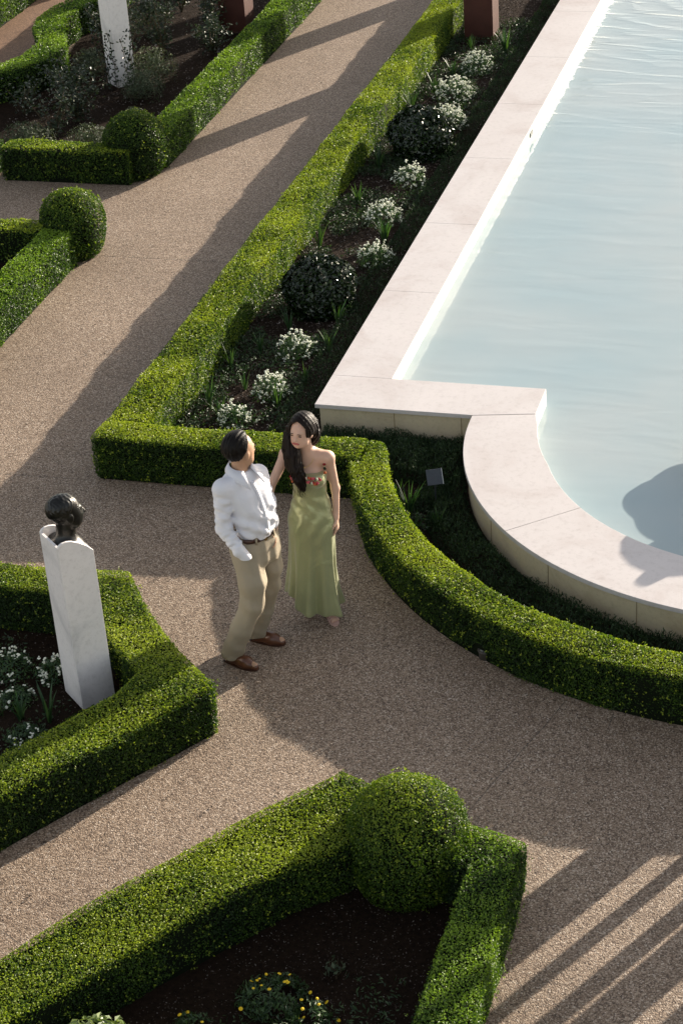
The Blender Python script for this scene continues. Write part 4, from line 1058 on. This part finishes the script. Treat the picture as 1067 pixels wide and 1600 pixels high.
# trousers
s = SDF((-.26, -.34, .02), (.38, .32, 1.02), .006)
def seat(P):
    z = P[..., 2]; zz = [.74, .80, .88, .95, 1.0]
    hw = np.interp(z, zz, [.150, .168, .166, .150, .146]); hd_ = np.interp(z, zz, [.105, .125, .122, .108, .104])
    dx, dy = P[..., 0]-.122, P[..., 1]+.022; u = dx*ml[0]+dy*ml[1]; v = dx*mf[0]+dy*mf[1]
    k0 = (np.abs(u/hw)**2.3+np.abs(v/hd_)**2.3)**(1/2.3); fold = .004*np.sin(u*70)*np.clip((.98-z)*6, 0, 1)*(v > 0)
    return np.maximum((k0-1)*.11+fold, np.maximum(z-.985, .76-z))
s.put((-.08, -.22, .72), (.34, .2, 1.0), seat, .03)
def leg_c(pts, rad, ph):
    for i in range(len(pts)-1):
        p, q = np.array(pts[i]), np.array(pts[i+1])
        def fn(P, p=p, q=q, ra=rad[i], rb=rad[i+1], i=i):
            ba = q-p; t = np.clip(((P-p)@ba)/(ba@ba), 0, 1); v = P-(p+t[..., None]*ba); ang_ = np.arctan2(v[..., 1], v[..., 0])
            cr = ang_-math.atan2(mf[1], mf[0]); cr = (cr+PI) % (2*PI)-PI
            fo = -.006*np.exp(-(cr/.22)**2) + .0035*np.sin(P[..., 2]*48+ang_*2.6+ph+2*np.sin(P[..., 2]*9))*(.2+.8*np.exp(-((P[..., 2]-.47)/.1)**2)+.7*(P[..., 2] < .2)) + .0025*np.sin(ang_*5+P[..., 2]*14+ph)
            return np.linalg.norm(v, axis=-1)-(ra+(rb-ra)*t)+fo
        s.put(np.minimum(p, q)-.14, np.maximum(p, q)+.14, fn, .03)
leg_c([Rhip+[0, 0, -.05], (.075, -.145, .66), Rk, (-.03, -.115, .28), Ra+[-.005, 0, -.01]], [.103, .092, .078, .072, .076], 0)
leg_c([Lhip+[0, 0, -.05], (.195, .045, .66), Lk, (.125, .11, .28), La+[-.005, 0, -.01]], [.100, .090, .076, .072, .074], 2)
zi = s.ax[2] < .052; s.f[:, :, zi] = np.maximum(s.f[:, :, zi], .01)
s.mesh('trousers', M['trous'], man)
# belt, loop, shoes
def ring(z0, z1, grow, th0=0, th1=360, n=48):
    A = []; B = []
    for th in np.linspace(th0, th1, n):
        a_ = math.radians(th); cu, cv = math.cos(a_), math.sin(a_); k = (abs(cu)**2.3+abs(cv)**2.3)**(-1/2.3)
        p = np.array([.124, -.022, 0])+ml*(cu*k*(.149+grow))+mf*(cv*k*(.107+grow)); A.append(p+[0, 0, z1]); B.append(p+[0, 0, z0])
    return A, B
A, B = ring(.958, .992, .004); strip('belt', A, B, M['belt'], man, .004)
A, B = ring(.950, .998, .009, 88, 95, 3); strip('belt_buckle', A, B, M['gold'], man, .004)
for th in (62, 120, 20, 160): A, B = ring(.945, .998, .009, th-2.5, th+2.5, 3); strip('belt_loop', A, B, M['trous'], man, .004)
def shoe(heel, toe, mat, name, parent, w=.048):
    heel, toe = np.array(heel, float), np.array(toe, float); d = unit(toe-heel); n_ = np.array([-d[1], d[0], 0]); L = np.linalg.norm(toe-heel)
    s = SDF(np.minimum(heel, toe)-[.09, .09, .02], np.maximum(heel, toe)+[.09, .09, .16], .0045)
    s.cap(heel+d*.045+[0, 0, .045], heel+d*.06+[0, 0, .095], .042, .040, .02, (n_, .85))
    s.cap(heel+d*.05+[0, 0, .042], heel+d*L*.62+[0, 0, .036], .042, .044, .03)
    s.cap(heel+d*L*.6+[0, 0, .030], toe-d*.028+[0, 0, .022], .044, .024, .03)
    k_ = s.ax[2] < .004; s.f[:, :, k_] = np.maximum(s.f[:, :, k_], .004)
    o = s.mesh(name, mat, parent)
    a = MB(); pr = [(0, -.6), (-.0, .6), (.25, .85), (.6, 1.05), (.85, .8), (.97, .35), (.97, -.35), (.85, -.8), (.6, -1.05), (.25, -.85)]
    a.prism([tuple((heel+d*(u*L)+n_*v*w*.95)[:2]) for u, v in pr[::-1]], 0.001, .016); a.build('sole', M['belt'], o)
    return o
shoe((-.160, -.048, 0), (.055, -.228, 0), M['leather'], 'shoe', man)
shoe((.030, .168, 0), (.262, .045, 0), M['leather'], 'shoe', man)

# ---------------- woman
wom = empty('person', (-3.88, 11.50, 0), math.atan2(.32, .948), label='woman in long sage green satin dress, dark hair over one shoulder, arm round the man', cat='person')
wf = unit(np.array([-.28, -.96, 0])); wl = np.array([.96, -.28, 0])
sc = np.array([-.015, .02, 1.272]); Rs, Ls = sc-wl*.148+[0, 0, .0], sc+wl*.148+[0, 0, -.008]
s = SDF((-.38, -.42, 0), (.24, .20, 1.66), .0048)
Lel, Lwr = np.array([.158, .005, 1.01]), np.array([.150, -.035, .80]); Rel, Rwr = np.array([-.285, -.06, 1.080]), np.array([-.285, -.25, .965])
s.chain([(-.02, .01, .80), (-.018, .01, .95), (-.015, .012, 1.10), (-.015, .015, 1.22)], [.105, .085, .105, .095], .05, (wf, .72))
s.cap(Rs, Ls, .038, .038, .05); s.cap(Rs+[.03, 0, .008], sc+[0, 0, .03], .030, .034, .05); s.cap(Ls+[-.03, 0, .008], sc+[0, 0, .03], .030, .034, .05)
s.cap(Rs, Rel, .038, .029, .03); s.cap(Rel, Rwr, .029, .019, .02)
s.cap(Ls, Lel, .038, .029, .03); s.cap(Lel, Lwr, .029, .019, .02)
s.ell((-.05, -.055, 1.125), (.05, .045, .05), None, .05); s.ell((.04, -.075, 1.125), (.05, .045, .05), None, .05)
for a_, b_, c_ in (((-.09, 0, .8), (-.07, .0, .45), (-.08, .09, .09)), ((.05, 0, .8), (.045, -.06, .45), (.040, -.02, .085))):
    s.cap(a_, b_, .075, .048, .04); s.cap(b_, c_, .048, .030, .03)
s.cap((.040, -.02, .065), (.078, -.115, .030), .027, .022, .03, (np.array([0, 0, 1]), .8)); s.cap((-.08, .09, .06), (-.09, -.02, .03), .026, .021, .03)
for i in range(5): s.cap((.060+.011*i, -.118+.004*i, .024), (.060+.0125*i, -.140+.007*i, .018), .0075, .006, .004)
hand(s, Lwr, (-.03, -.10, -1), (.9, -.2, 0), (-.1, -1, 0), .45, .155, .0075)
hand(s, Rwr, (.06, -.85, -.45), (.1, .3, -.8), (-1, 0, .1), .35, .155, .0075)
hc = np.array([-.035, -.045, 1.498]); hf = (-.50, -.86, .04); hu = (.06, .04, 1)
s.cap(sc+[-.002, -.005, .0], hc+[.01, .012, -.05], .048, .043, .03)
at, Rm = head_sdf(s, hc, hf, hu, .95, True)
s.mesh('body', M['skin_w'], wom); face_parts(at, Rm, wom, True)
# hair, parted, falling over her right shoulder
s = SDF((-.26, -.24, 1.0), (.14, .16, 1.68), .0045)
def strand(P, amp=.0035):
    return amp*np.sin(P[..., 0]*190+P[..., 1]*130+6*np.sin(P[..., 2]*16)) + amp*.6*np.sin(P[..., 0]*290-P[..., 1]*210+5*np.sin(P[..., 2]*23))
def whair(P):
    q = (P-at(-.018, 0, .028))@Rm; rr_ = np.array([.110, .089, .100]); d0 = (np.linalg.norm(q/rr_, axis=-1)-1)*.09 + strand(P, .0012)
    # open the face: keep hair behind a slanted front, parted in the middle
    face = q[..., 0] - (.040 + 1.1*np.maximum(np.abs(q[..., 1]+.006)-.026, 0)) - np.clip(q[..., 2]-.050+np.abs(q[..., 1])*.55, 0, .1)*2.6
    d0 = np.maximum(d0, face)
    return np.maximum(d0, -(q[..., 2]+.10))
s.put((-.18, -.19, 1.36), (.10, .12, 1.66), whair, .01)
def lock(pts, rad, k=.02):
    for i in range(len(pts)-1):
        p, q = np.array(pts[i]), np.array(pts[i+1])
        def fn(P, p=p, q=q, ra=rad[i], rb=rad[i+1]):
            ba = q-p; t = np.clip(((P-p)@ba)/(ba@ba), 0, 1); v = P-(p+t[..., None]*ba); return np.linalg.norm(v, axis=-1)-(ra+(rb-ra)*t)+strand(P)
        s.put(np.minimum(p, q)-.07, np.maximum(p, q)+.07, fn, k)
lock([(-.105, -.015, 1.50), (-.115, -.035, 1.42), (-.105, -.075, 1.33), (-.095, -.100, 1.24), (-.080, -.115, 1.16), (-.070, -.125, 1.10)], [.038, .044, .048, .046, .036, .016])
lock([(-.125, .01, 1.45), (-.14, -.02, 1.36), (-.135, -.065, 1.25), (-.12, -.09, 1.17)], [.034, .036, .030, .010])
lock([(-.09, -.10, 1.30), (-.060, -.12, 1.20), (-.055, -.13, 1.12), (-.045, -.13, 1.085)], [.022, .022, .014, .006])
lock([(.03, .035, 1.50), (.035, .045, 1.40), (.0, .06, 1.33), (-.06, .05, 1.34)], [.05, .045, .04, .03])
lock([(.045, -.02, 1.52), (.055, -.005, 1.45), (.045, .02, 1.38)], [.030, .028, .02])
s.mesh('hair', M['hair_w'], wom)
a = MB()
for i in range(16):
    p = np.array([-.09+rng.normal(0, .03), -.118+rng.normal(0, .012), 1.16]); pts = [p]
    for j in range(6): pts.append(pts[-1]+np.array([.012*math.sin(j*1.3+i), -.002, -.02]))
    a.tube(pts, [.003, .003, .0025, .002, .0015, .001, .0008], 4)
a.build('hair_ends', M['hair_w'], wom)
# dress
s = SDF((-.32, -.30, .02), (.26, .26, 1.22), .0055)
def dress(P):
    z = P[..., 2]
    zz = [.03, .10, .20, .45, .60, .74, .82, .93, 1.00, 1.05, 1.14, 1.20]
    cx = np.interp(z, zz, [-.052, -.052, -.050, -.036, -.030, -.024, -.020, -.016, -.015, -.013, -.012, -.012]); cy = np.interp(z, zz, [-.02, -.02, -.02, -.015, -.005, 0, 0, 0, .0, .0, -.005, -.005])
    hw = np.interp(z, zz, [.198, .190, .176, .160, .160, .166, .157, .130, .117, .114, .124, .125]); hd_ = np.interp(z, zz, [.155, .15, .14, .125, .122, .125, .118, .098, .090, .095, .112, .105])
    dx, dy = P[..., 0]-cx, P[..., 1]-cy; u = dx*wl[0]+dy*wl[1]; v = dx*wf[0]+dy*wf[1]; th = np.arctan2(v/hd_, u/hw)
    k0 = np.sqrt((u/hw)**2+(v/hd_)**2)
    low = np.clip((.75-z)/.7, 0, 1)
    fold = .024*low**1.2*np.sin(th*5+1.2+.8*low)+.012*low*np.sin(th*11+2*z) + .003*np.sin(z*60+u*45)*np.exp(-((z-.95)/.09)**2)+.0035*np.sin(z*34-u*55)*np.exp(-((z-.78)/.10)**2)
    d0 = (k0-1)*.11+fold
    # neckline: two cups at the front, straight lower line at the back
    top = 1.160 + .028*np.cos(np.clip((np.abs(u)-.055)/.075, -1, 1)*PI/2)*(v > 0) + .02*np.clip(v, -.05, .1)
    hem = .135 + .10*np.clip(-(dx)/.2, -1, 1)*.55 - .035*np.cos(th-1.1)*(v > 0) + .015*np.sin(th*3)
    return np.maximum(d0, np.maximum(z-top, hem-z))
s.put((-.30, -.28, .03), (.24, .24, 1.2), dress, .01)
s.ell((-.052, -.068, 1.135), (.056, .050, .050), None, .03); s.ell((.040, -.088, 1.135), (.056, .050, .050), None, .03)
zt = s.ax[2] > 1.182; s.f[:, :, zt] = np.maximum(s.f[:, :, zt], .01)
s.mesh('dress', M['satin'], wom)
# straps with flower appliques
a = MB(); a.tube([(-.10, -.10, 1.13), (-.115, -.06, 1.22), (-.115, .0, 1.30), (-.10, .05, 1.27)], .003, 5); a.build('strap', M['satin'], wom); a = MB(); a.tube([(.095, -.105, 1.13), (.098, -.075, 1.20), (.10, -.03, 1.285), (.09, .02, 1.28)], .003, 5)
a.build('strap', M['satin'], wom)
fl = {'redf': [], 'orangef': [], 'flowers': [], 'mari': []}
pts = []
for i, u in enumerate(np.linspace(-.092, .108, 22)):
    v = .112 if abs(u) > .02 else .095
    pts.append((np.array([-.012, -.005, 0])+wl*u+wf*(.118-.35*(abs(abs(u)-.055))**1.35+(.012 if abs(abs(u)-.05) < .04 else 0)), 1.168+.016*math.cos((abs(u)-.055)/.06*PI/2)+rng.normal(0, .004)))
    if abs(abs(u)-.055) < .035: pts.append((pts[-1][0]+wf*.006+wl*.006, 1.148+rng.normal(0, .005)))
for i, z in enumerate((1.19, 1.212, 1.235, 1.255)): pts.append((np.array([.097, -.092+.018*i, 0]), z))
M['pinkf'] = plain('pink_petals', (.50, .10, .12), .6, .2); fl['pinkf'] = []
keys = ['redf', 'pinkf', 'orangef', 'mari', 'redf', 'flowers', 'pinkf']
for i, (p, z) in enumerate(pts): fl[keys[i % 7]].append(np.array([p[0], p[1], z]))
for kx, L_ in fl.items():
    for c in L_:
        a = MB()
        for q in range(5):
            an = q*2*PI/5+c[0]*50; o = (wl*math.cos(an)+np.array([0, 0, 1])*math.sin(an))*.0085
            v, f = ico(.0055); a.add(v+c+o*.8+wf*.004, [tuple(t_) for t_ in f])
        v, f = ico(.0042); a.add(v+c+wf*.006, [tuple(t_) for t_ in f])
        a.build('flower_applique', M[kx], wom, True)
# necklace
a = MB(); a.tube([np.array([-.015, -.0, 0])+wl*.055*math.cos(t_)+wf*(.03+.052*math.sin(t_))+np.array([0, 0, 1.292-.055*max(0, math.sin(t_))]) for t_ in np.linspace(0, PI, 18)], .0014, 5); v, f = ico(.005); a.add(v+np.array([-.015, 0, 0])+wf*.086+np.array([0, 0, 1.234]), [tuple(t_) for t_ in f]); a.build('necklace', M['gold'], wom)
# sandal
a = MB(); d = unit(np.array([.045, -.135, 0])); n_ = np.array([-d[1], d[0], 0]); h0 = np.array([.030, .01, 0])
pr = [(0, -.022), (0, .022), (.07, .026), (.12, .036), (.16, .032), (.185, .012), (.185, -.014), (.15, -.030), (.07, -.024)]
a.prism([tuple((h0+d*u+n_*v)[:2]) for u, v in pr[::-1]], .001, .012); a.box(tuple(h0+d*.02+[0, 0, .025]), (.035, .035, .03)); a.build('sandal', M['sandal'], wom)
a = MB()
for u, r_, z in ((.115, .032, .040), (.135, .031, .034)): a.tube([h0+d*u+n_*(r_*math.cos(t_))+np.array([0, 0, .012+z*math.sin(t_)]) for t_ in np.linspace(0, PI, 12)], .005, 6)
a.tube([h0+d*.09+n_*.02+[0, 0, .055], h0+d*.125+[0, 0, .056], h0+d*.09-n_*.02+[0, 0, .055]], .006, 6); a.build('sandal_straps', M['sandal'], wom)

# ------------------------------------------------------------------ light, sky, camera
AZ, EL = math.radians(29.6), math.radians(14.2)
sd = Vector((math.sin(AZ)*math.cos(EL), math.cos(AZ)*math.cos(EL), math.sin(EL)))
sl = bpy.data.lights.new('sun', 'SUN'); sl.energy = 5.0; sl.angle = math.radians(.5); sl.color = (1, .89, .74)
so = bpy.data.objects.new('sun', sl); COL.objects.link(so); so.rotation_euler = sd.to_track_quat('Z', 'Y').to_euler(); so.location = sd*60
w = bpy.data.worlds.new('World'); S.world = w; w.use_nodes = True
sk = w.node_tree.nodes.new('ShaderNodeTexSky'); sk.sky_type = 'NISHITA'; sk.sun_disc = False; sk.sun_elevation = EL; sk.sun_rotation = AZ
bg = w.node_tree.nodes['Background']; bg.inputs[1].default_value = .108
hs_ = w.node_tree.nodes.new('ShaderNodeHueSaturation'); hs_.inputs['Saturation'].default_value = .5
tn_ = w.node_tree.nodes.new('ShaderNodeMix'); tn_.data_type = 'RGBA'; tn_.blend_type = 'MULTIPLY'; tn_.inputs[0].default_value = 1; tn_.inputs[7].default_value = (1.06, 1.0, .94, 1)
w.node_tree.links.new(sk.outputs[0], hs_.inputs['Color']); w.node_tree.links.new(hs_.outputs[0], tn_.inputs[6]); w.node_tree.links.new(tn_.outputs[2], bg.inputs[0])
f, pitch, roll, yaw = 3211.2, .52807, -.076866, -.309955
cp, spp = math.cos(pitch), math.sin(pitch)
fw = np.array([math.sin(yaw)*cp, math.cos(yaw)*cp, -spp]); r = np.array([math.cos(yaw), -math.sin(yaw), 0]); u = np.cross(r, fw)
c, s_ = math.cos(roll), math.sin(roll); r2 = c*r+s_*u; u2 = -s_*r+c*u
cd = bpy.data.cameras.new('camera'); cd.sensor_fit = 'VERTICAL'; cd.sensor_height = 36; cd.lens = f/1600*36; cd.clip_end = 500; cd.clip_start = .1
co_ = bpy.data.objects.new('camera', cd); COL.objects.link(co_)
Mc = Matrix(((r2[0], u2[0], -fw[0], 0), (r2[1], u2[1], -fw[1], 0), (r2[2], u2[2], -fw[2], 7.9), (0, 0, 0, 1)))
co_.matrix_world = Mc
S.camera = co_
S.render.engine = 'CYCLES'
S.view_settings.view_transform = 'Standard'; S.view_settings.look = 'None'; S.view_settings.gamma = 1; S.view_settings.exposure = 1.3
S.cycles.max_bounces = 6; S.cycles.transparent_max_bounces = 12
